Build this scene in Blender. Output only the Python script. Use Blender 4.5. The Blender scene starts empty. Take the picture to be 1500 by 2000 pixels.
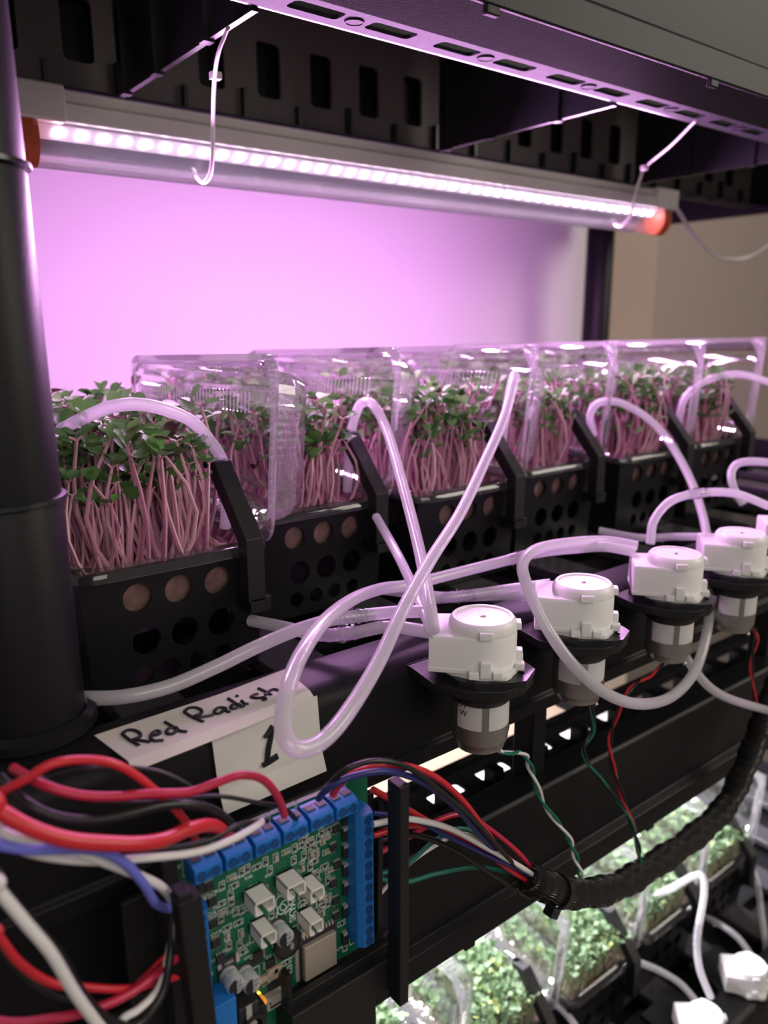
import bpy, math, random
from mathutils import Vector, Matrix, Euler
from mathutils.geometry import tessellate_polygon

# ------------------------------------------------------------ camera, world, lights, exposure
S = bpy.context.scene
COL = S.collection
LIFT = 1.30                       # the camera stands 1.30 m above the floor; geometry below is measured from it
F, CU, CV = 1520.0, 750.0, 1000.0  # focal length and centre in the 1500 x 2000 frame
DN = Vector((0.005, 0.972, 0.2345)).normalized()      # world down, shelf direction and depth in camera axes
AX = Vector((0.792, -0.1505, 0.591)); AX = (AX - DN * AX.dot(DN)).normalized()
UPC = -DN
AY = UPC.cross(AX)
right = Vector((AX.x, AY.x, UPC.x)); down = Vector((AX.y, AY.y, UPC.y)); fwd = Vector((AX.z, AY.z, UPC.z))
cam_d = bpy.data.cameras.new('camera'); cam = bpy.data.objects.new('camera', cam_d); COL.objects.link(cam)
cam.matrix_world = Matrix(((right.x, -down.x, -fwd.x, 0), (right.y, -down.y, -fwd.y, 0), (right.z, -down.z, -fwd.z, LIFT), (0, 0, 0, 1)))
cam_d.sensor_fit = 'VERTICAL'; cam_d.sensor_height = 36.0; cam_d.lens = 36.0 * F / 2000.0
cam_d.clip_start = 0.01
cam_d.dof.use_dof = True; cam_d.dof.focus_distance = 0.375; cam_d.dof.aperture_fstop = 7.5
S.camera = cam
w = bpy.data.worlds.new('room_ambient'); S.world = w; w.use_nodes = True
w.node_tree.nodes['Background'].inputs[0].default_value = (1.0, 0.90, 0.80, 1)
w.node_tree.nodes['Background'].inputs[1].default_value = 0.15
S.view_settings.view_transform = 'Standard'; S.view_settings.look = 'None'
S.view_settings.gamma = 1.0; S.view_settings.use_curve_mapping = False
S.view_settings.exposure = 0.0
S.cycles.max_bounces = 10; S.cycles.transparent_max_bounces = 24
S.cycles.sample_clamp_indirect = 4.0

def area(name, loc, direction, sx, sy, power, color):
    d = bpy.data.lights.new(name, 'AREA'); d.shape = 'RECTANGLE'; d.size = sx; d.size_y = sy
    d.energy = power; d.color = color
    o = bpy.data.objects.new(name, d); COL.objects.link(o)
    o.location = Vector(loc) + Vector((0, 0, LIFT))
    o.rotation_euler = Vector(direction).to_track_quat('-Z', 'Y').to_euler()
    return o
LAMP_Y, LAMP_Z = 0.53, 0.113
area('grow_lamp_light', (0.485, LAMP_Y + 0.004, LAMP_Z - 0.0235), (0, 0.75, -0.66), 0.66, 0.012, 3.1, (0.95, 0.40, 1.0))
area('grow_lamp_light_front', (0.465, LAMP_Y - 0.006, LAMP_Z - 0.0225), (0, -0.80, -0.52), 0.62, 0.012, 4.8, (0.95, 0.44, 1.0))
area('lower_lamp_light', (0.55, 0.53, -0.396), (0, 0.0, -1), 0.80, 0.012, 13.0, (0.96, 0.93, 1.0))
area('room_light', (-0.25, -1.1, 0.75), (0.25, 1.25, -0.75), 1.3, 0.9, 8.5, (1.0, 0.93, 0.86))
area('room_light_right', (2.3, -1.3, 0.95), (-1.6, 1.5, -0.9), 1.4, 1.2, 30.0, (1.0, 0.90, 0.78))

# ------------------------------------------------------------ helpers
def at(u, v, Y=None, Z=None, X=None):
    r = right * (u - CU) + down * (v - CV) + fwd * F
    t = Y / r.y if Y is not None else (Z / r.z if Z is not None else X / r.x)
    return r * t
BASE = {}
def root_of(p):
    return BASE.get(p.name, Vector((0, 0, 0))) if p else Vector((0, 0, 0))
def thing(name, label, cat, loc, group=None):
    o = bpy.data.objects.new(name, None); COL.objects.link(o)
    o.empty_display_size = 0.02
    o.location = loc; BASE[o.name] = Vector(loc)
    o['label'] = label; o['category'] = cat
    if group: o['group'] = group
    return o
def tag(o, label, cat, group=None, kind=None):
    if label: o['label'] = label
    if cat: o['category'] = cat
    if group: o['group'] = group
    if kind: o['kind'] = kind
    return o

class MB:
    def __init__(s): s.v = []; s.f = []; s.m = []
    def add(s, vs, fs, mi=0):
        n = len(s.v); s.v += [Vector(q) for q in vs]
        for f in fs: s.f.append([i + n for i in f]); s.m.append(mi)
        return s
    def box(s, c, d, M=None, mi=0):
        vs = []
        for z in (-.5, .5):
            for x, y in ((-.5, -.5), (.5, -.5), (.5, .5), (-.5, .5)):
                q = Vector((x * d[0], y * d[1], z * d[2]))
                vs.append((M @ q if M else q) + Vector(c))
        return s.add(vs, [(3, 2, 1, 0), (4, 5, 6, 7), (0, 1, 5, 4), (1, 2, 6, 5), (2, 3, 7, 6), (3, 0, 4, 7)], mi)
    def bb(s, a, b, mi=0):
        a, b = Vector(a), Vector(b)
        return s.box((a + b) / 2, b - a, None, mi)
    def loft(s, loops, cap0=True, cap1=True, close=True, mi=0):
        n = len(loops[0]); vs = [p for l in loops for p in l]; fs = []
        for k in range(len(loops) - 1):
            for i in range(n if close else n - 1):
                j = (i + 1) % n
                fs.append((k * n + i, k * n + j, (k + 1) * n + j, (k + 1) * n + i))
        if cap0: fs.append(tuple(range(n - 1, -1, -1)))
        if cap1: fs.append(tuple((len(loops) - 1) * n + i for i in range(n)))
        return s.add(vs, fs, mi)
    def lathe(s, prof, c, axis=(0, 0, 1), n=24, cap0=True, cap1=True, mi=0):
        q = Vector(axis).to_track_quat('Z', 'Y'); c = Vector(c)
        loops = [[c + q @ Vector((r * math.cos(2 * math.pi * i / n), r * math.sin(2 * math.pi * i / n), z)) for i in range(n)] for r, z in prof]
        return s.loft(loops, cap0, cap1, True, mi)
    def tube(s, pts, r, n=10, mi=0, flat=1.0, cap=True):
        pts = [Vector(p) for p in pts]; loops = []
        t0 = (pts[1] - pts[0]).normalized()
        u = t0.orthogonal().normalized()
        for i, p in enumerate(pts):
            t = (pts[min(i + 1, len(pts) - 1)] - pts[max(i - 1, 0)])
            t = t.normalized() if t.length > 1e-9 else t0
            u = (u - t * u.dot(t)).normalized(); b = t.cross(u)
            rr = r[i] if isinstance(r, (list, tuple)) else r
            loops.append([p + (u * math.cos(2 * math.pi * k / n) + b * flat * math.sin(2 * math.pi * k / n)) * rr for k in range(n)])
        return s.loft(loops, cap, cap, True, mi)
    def plate(s, outer, holes, mp, th, mi=0):
        # flat plate with holes: 2-D loops mapped to 3-D by mp, thickness vector th
        loops = [outer] + holes; th = Vector(th)
        flat = [p for l in loops for p in l]
        tri = tessellate_polygon([[Vector((p[0], p[1], 0)) for p in l] for l in loops])
        n = len(flat); vs = [Vector(mp(*p)) for p in flat]; vs += [q + th for q in vs]
        fs = [tuple(t) for t in tri] + [tuple(i + n for i in reversed(t)) for t in tri]
        o = 0
        for l in loops:
            k = len(l)
            for i in range(k):
                a, b = o + i, o + (i + 1) % k
                fs.append((a, b, b + n, a + n))
            o += k
        return s.add(vs, fs, mi)
    def mesh(s, name, mats, base=None, smooth=False):
        me = bpy.data.meshes.new(name)
        b = base or Vector((0, 0, 0))
        me.from_pydata([tuple(q - b) for q in s.v], [], s.f)
        for m in (mats if isinstance(mats, (list, tuple)) else [mats]): me.materials.append(m)
        if any(s.m): me.polygons.foreach_set('material_index', s.m)
        import bmesh
        bm = bmesh.new(); bm.from_mesh(me); bmesh.ops.recalc_face_normals(bm, faces=bm.faces)
        if smooth:
            for f in bm.faces: f.smooth = True
            for e in bm.edges:
                if len(e.link_faces) == 2 and e.calc_face_angle(0) > 0.7: e.smooth = False
        bm.to_mesh(me); bm.free(); me.update()
        return me
    def build(s, name, mats, parent=None, smooth=False, bevel=0.0, seg=2, loc=None):
        base = root_of(parent) if parent else (Vector(loc) if loc is not None else Vector((0, 0, 0)))
        me = s.mesh(name, mats, base, smooth)
        o = bpy.data.objects.new(name, me); COL.objects.link(o)
        if parent: o.parent = parent; BASE[o.name] = base
        else: o.location = base; BASE[o.name] = base
        if bevel:
            bv = o.modifiers.new('bevel', 'BEVEL'); bv.width = bevel; bv.segments = seg; bv.limit_method = 'ANGLE'
            bv.angle_limit = 0.6
            for p in me.polygons: p.use_smooth = True
            bv.harden_normals = True
        return o
def place(name, me, parent, loc, rot=None):
    o = bpy.data.objects.new(name, me); COL.objects.link(o)
    if parent:
        o.parent = parent; o.location = Vector(loc) - root_of(parent); BASE[o.name] = root_of(parent)
    else: o.location = loc
    if rot: o.rotation_euler = rot
    return o
def copy_tree(o, loc=None, parent=None):
    c = o.copy(); COL.objects.link(c)
    if parent: c.parent = parent
    if loc is not None: c.location = loc; BASE[c.name] = Vector(loc)
    for ch in list(o.children): copy_tree(ch, None, c)
    return c
def spline(pts, per=8):
    P = [Vector(p) for p in pts]; P = [P[0] * 2 - P[1]] + P + [P[-1] * 2 - P[-2]]; out = []
    for i in range(1, len(P) - 2):
        a, b, c, d = P[i - 1:i + 3]
        for k in range(per):
            t = k / per
            out.append(0.5 * ((2 * b) + (c - a) * t + (2 * a - 5 * b + 4 * c - d) * t * t + (3 * b - a - 3 * c + d) * t ** 3))
    out.append(P[-2]); return out
def circ(x, z, r, n=20): return [(x + r * math.cos(2 * math.pi * i / n), z + r * math.sin(2 * math.pi * i / n)) for i in range(n)]
def rrect(cx, cy, hx, hy, r, n=5):
    o = []
    for k, (sx, sy) in enumerate(((1, 1), (-1, 1), (-1, -1), (1, -1))):
        for i in range(n + 1):
            a = math.pi / 2 * (k + i / n)
            o.append((cx + sx * (hx - r) + r * math.cos(a), cy + sy * (hy - r) + r * math.sin(a)))
    return o

# ------------------------------------------------------------ materials
def mat(name, col, rough=0.5, metal=0.0, bump=0.0, scale=200.0, spec=0.5, var=0.0, emit=None, es=0.0, coat=0.0, sss=0.0, trans=0.0):
    m = bpy.data.materials.new(name); m.use_nodes = True; nt = m.node_tree; b = nt.nodes['Principled BSDF']
    b.inputs['Base Color'].default_value = (*col, 1); b.inputs['Roughness'].default_value = rough
    b.inputs['Metallic'].default_value = metal; b.inputs['Specular IOR Level'].default_value = spec
    b.inputs['Coat Weight'].default_value = coat
    if sss: b.inputs['Subsurface Weight'].default_value = sss; b.inputs['Subsurface Radius'].default_value = (0.004, 0.003, 0.004); b.inputs['Subsurface Scale'].default_value = 1.0
    if trans: b.inputs['Transmission Weight'].default_value = trans
    if emit: b.inputs['Emission Color'].default_value = (*emit, 1); b.inputs['Emission Strength'].default_value = es
    if bump or var:
        tc = nt.nodes.new('ShaderNodeTexCoord'); nz = nt.nodes.new('ShaderNodeTexNoise')
        nz.inputs['Scale'].default_value = scale; nz.inputs['Detail'].default_value = 4
        nt.links.new(tc.outputs['Object'], nz.inputs['Vector'])
        if bump:
            bp_ = nt.nodes.new('ShaderNodeBump'); bp_.inputs['Strength'].default_value = bump; bp_.inputs['Distance'].default_value = 0.001
            nt.links.new(nz.outputs['Fac'], bp_.inputs['Height']); nt.links.new(bp_.outputs['Normal'], b.inputs['Normal'])
        if var:
            mx = nt.nodes.new('ShaderNodeMix'); mx.data_type = 'RGBA'
            mx.inputs['A'].default_value = (*[c * (1 - var) for c in col], 1); mx.inputs['B'].default_value = (*[min(1, c * (1 + var)) for c in col], 1)
            nt.links.new(nz.outputs['Fac'], mx.inputs['Factor']); nt.links.new(mx.outputs['Result'], b.inputs['Base Color'])
    return m
def clear_mat(name, tint=(0.97, 0.95, 0.98), base=0.05, haze=0.05, hz=(0.9, 0.88, 0.92), rough=0.06, top=0.75):
    m = bpy.data.materials.new(name); m.use_nodes = True; nt = m.node_tree; nt.nodes.clear()
    out = nt.nodes.new('ShaderNodeOutputMaterial'); tr = nt.nodes.new('ShaderNodeBsdfTransparent'); gl = nt.nodes.new('ShaderNodeBsdfGlossy')
    df = nt.nodes.new('ShaderNodeBsdfDiffuse'); tl = nt.nodes.new('ShaderNodeBsdfTranslucent')
    lw = nt.nodes.new('ShaderNodeLayerWeight'); lw.inputs['Blend'].default_value = 0.35
    mp = nt.nodes.new('ShaderNodeMapRange'); mp.inputs['To Min'].default_value = base; mp.inputs['To Max'].default_value = top
    mp.inputs['From Min'].default_value = 0.0; mp.inputs['From Max'].default_value = 1.0
    nt.links.new(lw.outputs['Fresnel'], mp.inputs['Value'])
    tr.inputs['Color'].default_value = (*tint, 1); gl.inputs['Roughness'].default_value = rough
    df.inputs['Color'].default_value = (*hz, 1); tl.inputs['Color'].default_value = (*hz, 1)
    m0 = nt.nodes.new('ShaderNodeMixShader'); m0.inputs[0].default_value = 0.5
    nt.links.new(df.outputs[0], m0.inputs[1]); nt.links.new(tl.outputs[0], m0.inputs[2])
    m1 = nt.nodes.new('ShaderNodeMixShader'); m1.inputs[0].default_value = haze
    nt.links.new(tr.outputs[0], m1.inputs[1]); nt.links.new(m0.outputs[0], m1.inputs[2])
    m2 = nt.nodes.new('ShaderNodeMixShader')
    nt.links.new(mp.outputs['Result'], m2.inputs[0]); nt.links.new(m1.outputs[0], m2.inputs[1]); nt.links.new(gl.outputs[0], m2.inputs[2])
    nt.links.new(m2.outputs[0], out.inputs['Surface'])
    return m
def leaf_mat(name, c1, c2, c3):
    m = mat(name, c1, 0.42, spec=0.4); nt = m.node_tree; b = nt.nodes['Principled BSDF']
    g = nt.nodes.new('ShaderNodeNewGeometry'); oi = nt.nodes.new('ShaderNodeObjectInfo')
    ad = nt.nodes.new('ShaderNodeMath'); ad.operation = 'ADD'; fr = nt.nodes.new('ShaderNodeMath'); fr.operation = 'FRACT'
    nt.links.new(g.outputs['Random Per Island'], ad.inputs[0]); nt.links.new(oi.outputs['Random'], ad.inputs[1]); nt.links.new(ad.outputs[0], fr.inputs[0])
    cr = nt.nodes.new('ShaderNodeValToRGB'); e = cr.color_ramp.elements
    e[0].position = 0.0; e[0].color = (*c1, 1); e[1].position = 0.72; e[1].color = (*c2, 1)
    x = e.new(0.93); x.color = (*c2, 1); x = e.new(0.97); x.color = (*c3, 1)
    nt.links.new(fr.outputs[0], cr.inputs['Fac'])
    nt.links.new(cr.outputs['Color'], b.inputs['Base Color'])
    tl = nt.nodes.new('ShaderNodeBsdfTranslucent'); mx = nt.nodes.new('ShaderNodeMixShader'); mx.inputs[0].default_value = 0.25
    nt.links.new(cr.outputs['Color'], tl.inputs['Color']); out = nt.nodes['Material Output']
    nt.links.new(b.outputs[0], mx.inputs[1]); nt.links.new(tl.outputs[0], mx.inputs[2]); nt.links.new(mx.outputs[0], out.inputs['Surface'])
    return m
def stem_mat(name, lo, hi):
    m = mat(name, lo, 0.4, spec=0.4); nt = m.node_tree; b = nt.nodes['Principled BSDF']
    g = nt.nodes.new('ShaderNodeNewGeometry'); oi = nt.nodes.new('ShaderNodeObjectInfo')
    ad = nt.nodes.new('ShaderNodeMath'); ad.operation = 'ADD'; fr = nt.nodes.new('ShaderNodeMath'); fr.operation = 'FRACT'
    nt.links.new(g.outputs['Random Per Island'], ad.inputs[0]); nt.links.new(oi.outputs['Random'], ad.inputs[1]); nt.links.new(ad.outputs[0], fr.inputs[0])
    mx = nt.nodes.new('ShaderNodeMix'); mx.data_type = 'RGBA'; mx.inputs['A'].default_value = (*lo, 1); mx.inputs['B'].default_value = (*hi, 1)
    nt.links.new(fr.outputs[0], mx.inputs['Factor']); nt.links.new(mx.outputs['Result'], b.inputs['Base Color'])
    return m
BLK = mat('black_plastic', (0.0075, 0.0072, 0.009), 0.46, bump=0.12, scale=900, spec=0.24)
BLKG = mat('glossy_black_plastic', (0.013, 0.013, 0.016), 0.28, bump=0.04, scale=300)
STRP = mat('lit_strip_plastic', (0.042, 0.040, 0.052), 0.55, bump=0.05, scale=200, var=0.35, spec=0.10)  # black shelf plastic lightened: lamp light on the strip is in the colour
SPIN = mat('lit_spine_plastic', (0.13, 0.11, 0.105), 0.5, bump=0.05, scale=200)  # black plastic too, its colour raised to paint room light on the spine
DECK = mat('deck_plastic', (0.055, 0.052, 0.060), 0.26, bump=0.03, scale=300)
PRT = mat('printed_black_plastic', (0.011, 0.011, 0.012), 0.45, spec=0.35, bump=0.25, scale=1400)
BASK = mat('basket_plastic', (0.010, 0.010, 0.012), 0.36, spec=0.28, bump=0.03, scale=500)
WALLM = mat('white_wall_paint', (0.80, 0.78, 0.80), 0.8, bump=0.05, scale=60)
TANW = mat('tan_wall_paint', (0.64, 0.52, 0.48), 0.85, bump=0.05, scale=60)
TRIMM = mat('tan_trim_paint', (0.50, 0.40, 0.32), 0.7)
TANB = mat('tan_stand_in', (0.27, 0.20, 0.15), 0.8, var=0.06, scale=30)
FLOORM = mat('floor_vinyl', (0.30, 0.27, 0.25), 0.6, var=0.1, scale=6)
HOUS = mat('lamp_housing_white', (0.74, 0.70, 0.66), 0.45)
REDC = mat('orange_red_cap', (0.62, 0.10, 0.03), 0.5, var=0.25, scale=120)
LEDM = mat('led_chip_violet', (1, 1, 1), 0.3, emit=(1.0, 0.78, 1.0), es=55)
LEDW = mat('led_chip_white', (1, 1, 1), 0.3, emit=(1.0, 0.97, 1.0), es=30)
STRIP = mat('led_strip_board', (0.85, 0.80, 0.85), 0.4)
NYL = mat('natural_nylon', (0.82, 0.78, 0.78), 0.4, sss=0.2)
SIL = clear_mat('silicone_tubing', (0.95, 0.93, 0.97), 0.05, 0.66, (0.94, 0.92, 0.96), 0.15, 0.25)
CLEAR = clear_mat('clear_pet_plastic', (0.985, 0.975, 0.985), 0.045, 0.045)
CLEARR = clear_mat('clear_pet_rim', (0.97, 0.96, 0.975), 0.06, 0.035, rough=0.04)
LIDW = clear_mat('clear_pet_pressed_edge', (0.96, 0.95, 0.97), 0.08, 0.22, (0.95, 0.92, 0.97))
COVER = clear_mat('clear_lamp_cover', (0.97, 0.93, 0.98), 0.05, 0.10, (0.8, 0.75, 0.9))
PUMPW = mat('translucent_white_plastic', (0.86, 0.84, 0.84), 0.35, sss=0.35)
STEEL = mat('motor_steel', (0.42, 0.40, 0.38), 0.36, metal=0.85, bump=0.03, scale=300)
STIK = mat('motor_sticker', (0.62, 0.60, 0.60), 0.45)
CLMP = mat('dark_clamp_metal', (0.05, 0.042, 0.04), 0.45, metal=0.2)
BRASS = mat('brass', (0.75, 0.55, 0.22), 0.3, metal=1)
SOLD = mat('solder', (0.5, 0.48, 0.46), 0.35, metal=0.6)
PAPER = mat('label_paper', (0.78, 0.76, 0.72), 0.8, bump=0.05, scale=400)
TAPE = mat('masking_tape', (0.74, 0.70, 0.64), 0.8, bump=0.15, scale=700)
INK = mat('marker_ink', (0.012, 0.012, 0.02), 0.5)
PCBM = mat('green_circuit_board', (0.004, 0.115, 0.058), 0.32, var=0.25, scale=90)
SILK = mat('white_silkscreen', (0.72, 0.78, 0.74), 0.6)
BLUE = mat('blue_terminal_plastic', (0.012, 0.17, 0.55), 0.38)
BLUED = mat('shaded_blue_plastic', (0.005, 0.06, 0.22), 0.5)  # terminal blue darkened to paint shade into wells, mouths and gaps
JST = mat('white_connector_plastic', (0.78, 0.76, 0.72), 0.45)
CHIP = mat('chip_epoxy', (0.02, 0.02, 0.022), 0.45)
TIN = mat('tin', (0.60, 0.57, 0.53), 0.36, metal=0.5)
SHIELD = mat('module_shield', (0.50, 0.43, 0.36), 0.38, metal=0.45, bump=0.02, scale=200)
CAPM = mat('aluminium_can', (0.62, 0.63, 0.65), 0.35, metal=0.35)
CER = mat('ceramic_tan', (0.45, 0.34, 0.24), 0.5)
AMB = mat('amber_led', (1, 0.6, 0.1), 0.3, emit=(1.0, 0.60, 0.04), es=7)
AMB2 = mat('amber_glow_plastic', (0.9, 0.38, 0.04), 0.3, emit=(1.0, 0.35, 0.02), es=0.5)  # emission paints the neighbouring led's light into the button cap
WRED = mat('red_wire', (0.60, 0.022, 0.035), 0.34)
WPNK = mat('crimson_wire', (0.52, 0.020, 0.065), 0.34)
WBLK = mat('black_wire', (0.010, 0.010, 0.012), 0.36)
WWHT = mat('white_wire', (0.76, 0.74, 0.74), 0.4)
WBLU = mat('violet_blue_wire', (0.15, 0.17, 0.66), 0.38)
WNVY = mat('navy_wire', (0.022, 0.026, 0.17), 0.36)
WGRN = mat('green_wire', (0.008, 0.15, 0.10), 0.36)
ROOT = mat('root_mat', (0.42, 0.25, 0.22), 0.9, bump=1.0, scale=170, var=0.85)
RSTEM = stem_mat('red_stem', (0.42, 0.10, 0.24), (0.74, 0.47, 0.54))
RLEAF = leaf_mat('radish_leaf', (0.055, 0.15, 0.042), (0.17, 0.35, 0.11), (0.06, 0.012, 0.025))
BSTEM = stem_mat('pale_stem', (0.30, 0.36, 0.20), (0.5, 0.5, 0.38))
BLEAF = leaf_mat('broccoli_leaf', (0.10, 0.18, 0.085), (0.25, 0.36, 0.20), (0.42, 0.48, 0.16))
# braided sleeve: fine cross weave
SLV = mat('braided_sleeve', (0.016, 0.015, 0.015), 0.30); _n = SLV.node_tree
_w = _n.nodes.new('ShaderNodeTexWave'); _w.inputs['Scale'].default_value = 330; _w.inputs['Distortion'].default_value = 1.5; _w.bands_direction = 'DIAGONAL'
_t = _n.nodes.new('ShaderNodeTexCoord'); _n.links.new(_t.outputs['Object'], _w.inputs['Vector'])
_b = _n.nodes.new('ShaderNodeBump'); _b.inputs['Strength'].default_value = 0.8; _b.inputs['Distance'].default_value = 0.001
_n.links.new(_w.outputs['Fac'], _b.inputs['Height']); _n.links.new(_b.outputs['Normal'], _n.nodes['Principled BSDF'].inputs['Normal'])

def text(name, s, o, xd, yd, size, m, parent, lift=0.0002, align='CENTER', label=None, bold=0.0):
    c = bpy.data.curves.new(name, 'FONT'); c.body = s; c.size = size; c.align_x = align; c.align_y = 'CENTER'; c.offset = bold
    t = bpy.data.objects.new(name, c); COL.objects.link(t)
    dg = bpy.context.evaluated_depsgraph_get(); me = bpy.data.meshes.new_from_object(t.evaluated_get(dg))
    bpy.data.objects.remove(t)
    xd, yd = Vector(xd).normalized(), Vector(yd).normalized(); n = xd.cross(yd)
    b = root_of(parent)
    for q in me.vertices: q.co = Vector(o) + xd * q.co.x + yd * q.co.y + n * lift - b
    me.materials.clear(); me.materials.append(m)
    ob = bpy.data.objects.new(name, me); COL.objects.link(ob); ob.parent = parent; BASE[ob.name] = b
    if label: ob['label'] = label
    return ob

# ------------------------------------------------------------ the room
def struct(name, mb, m):
    o = mb.build(name, m); o['kind'] = 'structure'; return o
WY = 0.87
struct('wall_back', MB().bb((-2.2, WY, -LIFT), (1.165, WY + 0.10, 1.2)), WALLM)
struct('wall_right', MB().bb((1.165, 1.75, -LIFT), (4.2, 1.85, 1.2)), TANW)
struct('trim_1', MB().bb((1.165, WY + 0.02, -LIFT), (1.325, WY + 0.10, 1.2)), TRIMM)
struct('floor', MB().bb((-2.2, -2.5, -LIFT - 0.05), (4.2, 1.85, -LIFT)), FLOORM)

# ------------------------------------------------------------ shelf tiers
X0, X1, Y0, Y1 = -0.02, 1.08, 0.27, 0.83
P = 0.476                       # tier pitch
def make_tier(dz, label, deck=True):
    t = thing('storage_shelf', label, 'shelf', (0.5, 0.55, -0.344 + dz))
    def Z(z): return z + dz
    # front apron: rounded top rail with a stepped lower edge
    prof = [(0.272, -0.2145), (0.275, -0.205), (0.2755, -0.170), (0.300, -0.166), (0.300, -0.158), (0.277, -0.158), (0.271, -0.161), (0.268, -0.166), (0.268, -0.2045), (0.2655, -0.2065), (0.2655, -0.2145)]
    MB().loft([[(x, y, Z(z)) for y, z in prof] for x in (X0, X1)]).build('front_apron', BLK, t, bevel=0.0012)
    prof = [(0.290, -0.2685), (0.271, -0.2685), (0.269, -0.271), (0.272, -0.326), (0.2665, -0.329), (0.2665, -0.344), (0.2695, -0.344), (0.2740, -0.329), (0.2740, -0.300), (0.290, -0.300)]
    MB().loft([[(x, y, Z(z)) for y, z in prof] for x in (X0, X1)]).build('lower_rail', BLK, t, bevel=0.001)
    # channel floor behind the rail, slotted strip, back lip
    MB().loft([[(x, y, Z(z)) for y, z in ((0.274, -0.300), (0.350, -0.3235), (0.350, -0.3255), (0.274, -0.303))] for x in (X0, X1)]).build('channel_floor', BLK, t)
    MB().bb((X0, 0.3760, Z(-0.3240)), (X1, 0.379, Z(-0.3150))).build('back_lip', BLKG, t)
    for nm, ya, yb, za, zb in (('slotted_strip', 0.350, 0.376, -0.3255, -0.3245), ('slotted_strip', 0.566, 0.586, -0.3265, -0.3245)):
        holes = []; x = 0.2068 * 1.149 - 0.0471 * 5
        if ya > 0.5: x += 0.02
        while x < X1 - 0.03:
            if x > X0 + 0.03: holes.append(rrect(x, (ya + yb) / 2 - 0.001, 0.0148, 0.0058, 0.0028, 3))
            x += 0.0471
        MB().plate([(X0, ya), (X1, ya), (X1, yb), (X0, yb)], holes, lambda a, b, ya=ya, yb=yb, za=za, zb=zb: (a, b, Z(za + (zb - za) * (b - ya) / (yb - ya))), (0, 0, 0.0020)).build(nm, STRP, t)
    # embossed round marks under the front strip
    for k in range(0, 24, 2):
        x = 0.2068 * 1.149 - 0.0471 * 3.5 + 0.0471 * k
        if X0 < x < X1 - .03:
            MB().lathe([(0.0052, 0), (0.0052, 0.0006), (0.0044, 0.0006), (0.0044, 0.0003)], (x, 0.363, Z(-0.3252)), (0, 0.03, -1), 18, cap0=False).build('round_mark', STRP, t)
    # short uprights between the two rails and small hooks under the rail
    for x in (0.0, 0.335, 0.62, 0.90, 1.06):
        MB().bb((x - 0.006, 0.282, Z(-0.301)), (x + 0.006, 0.298, Z(-0.18))).build('upright', BLK, t, bevel=0.001)
    for k in range(4):
        MB().bb((0.262 + k * 0.175, 0.2672, Z(-0.3475)), (0.270 + k * 0.175, 0.2705, Z(-0.343))).build('hook', BLK, t, bevel=0.0008)
    # vertical ribs between the slots
    for k in range(22):
        x = 0.2068 * 1.149 - 0.0471 * 4.5 + 0.0471 * k
        if X0 + .01 < x < X1: MB().bb((x + 0.002, 0.340, Z(-0.3215)), (x + 0.012, 0.350, Z(-0.306))).build('rib', BLKG, t)
    # deep cross ribs
    for x in (0.2126, 0.50, 0.79):
        r = MB().bb((x - 0.0018, 0.379, Z(-0.326)), (x + 0.0018, 0.566, Z(-0.19)))
        for y in (0.43, 0.50, 0.553): r.bb((x - 0.0045, y - 0.0025, Z(-0.3272)), (x + 0.0018, y + 0.004, Z(-0.19)))
        r.build('cross_rib', BLKG, t)
    # centre spine with upright windows
    holes = []
    for k in range(-6, 16):
        x = 0.339 + 0.0487 * k
        if X0 + .03 < x < X1 - .03: holes.append(rrect(x, -0.283, 0.0105, 0.020, 0.004, 3))
    MB().plate([(X0, -0.3265), (X1, -0.3265), (X1, -0.19), (X0, -0.19)], holes, lambda a, b: (a, 0.586, Z(b)), (0, 0.003, 0)).build('centre_spine', SPIN, t)
    MB().bb((X0, 0.597, Z(-0.325)), (X1, 0.600, Z(-0.19))).build('spine_window_shade', BLK, t)  # dark plate added only to make the spine windows read as shade
    MB().bb((X0, 0.276, Z(-0.335)), (0.125, 0.38, Z(-0.20))).build('corner_block', BLK, t, bevel=0.002)
    for k in range(-6, 16):
        x = 0.339 + 0.0487 * (k + 0.5)
        if X0 < x < X1: MB().bb((x - 0.0015, 0.580, Z(-0.322)), (x + 0.0015, 0.586, Z(-0.30 if k % 2 else -0.306))).build('spine_rib', BLKG, t)
    # side and rear aprons
    for x in (X0, X1 - 0.006):
        MB().bb((x, 0.30, Z(-0.335)), (x + 0.006, Y1, Z(-0.158))).build('side_apron', BLKG, t)
    MB().bb((X0, Y1 - 0.006, Z(-0.318)), (X1, Y1, Z(-0.158))).build('rear_apron', BLK, t)
    # open deck: wide slats running front to back over cross bars
    for k in range(-2, 13):
        x = 0.120 + 0.082 * k
        if X0 < x - .016 and x + .016 < X1: MB().bb((x - 0.016, 0.300, Z(-0.186)), (x + 0.016, Y1 - .006, Z(-0.178))).build('deck_slat', DECK, t, bevel=0.0012)
    for y in (0.37, 0.46, 0.55, 0.64, 0.73):
        MB().bb((X0, y - 0.008, Z(-0.196)), (X1, y + 0.008, Z(-0.186))).build('deck_bar', BLK, t)
    MB().bb((X0, 0.30, Z(-0.199)), (X1, Y1 - .006, Z(-0.196))).build('deck_pan', BLK, t)
    return t
make_tier(0.0, 'black plastic shelf at mid height carrying the red radish trays and controller', True)
make_tier(P, 'black plastic shelf overhead with slotted underside and purple lamp tied below')
make_tier(-P, 'black plastic bottom shelf carrying bright green microgreen trays')

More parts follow.
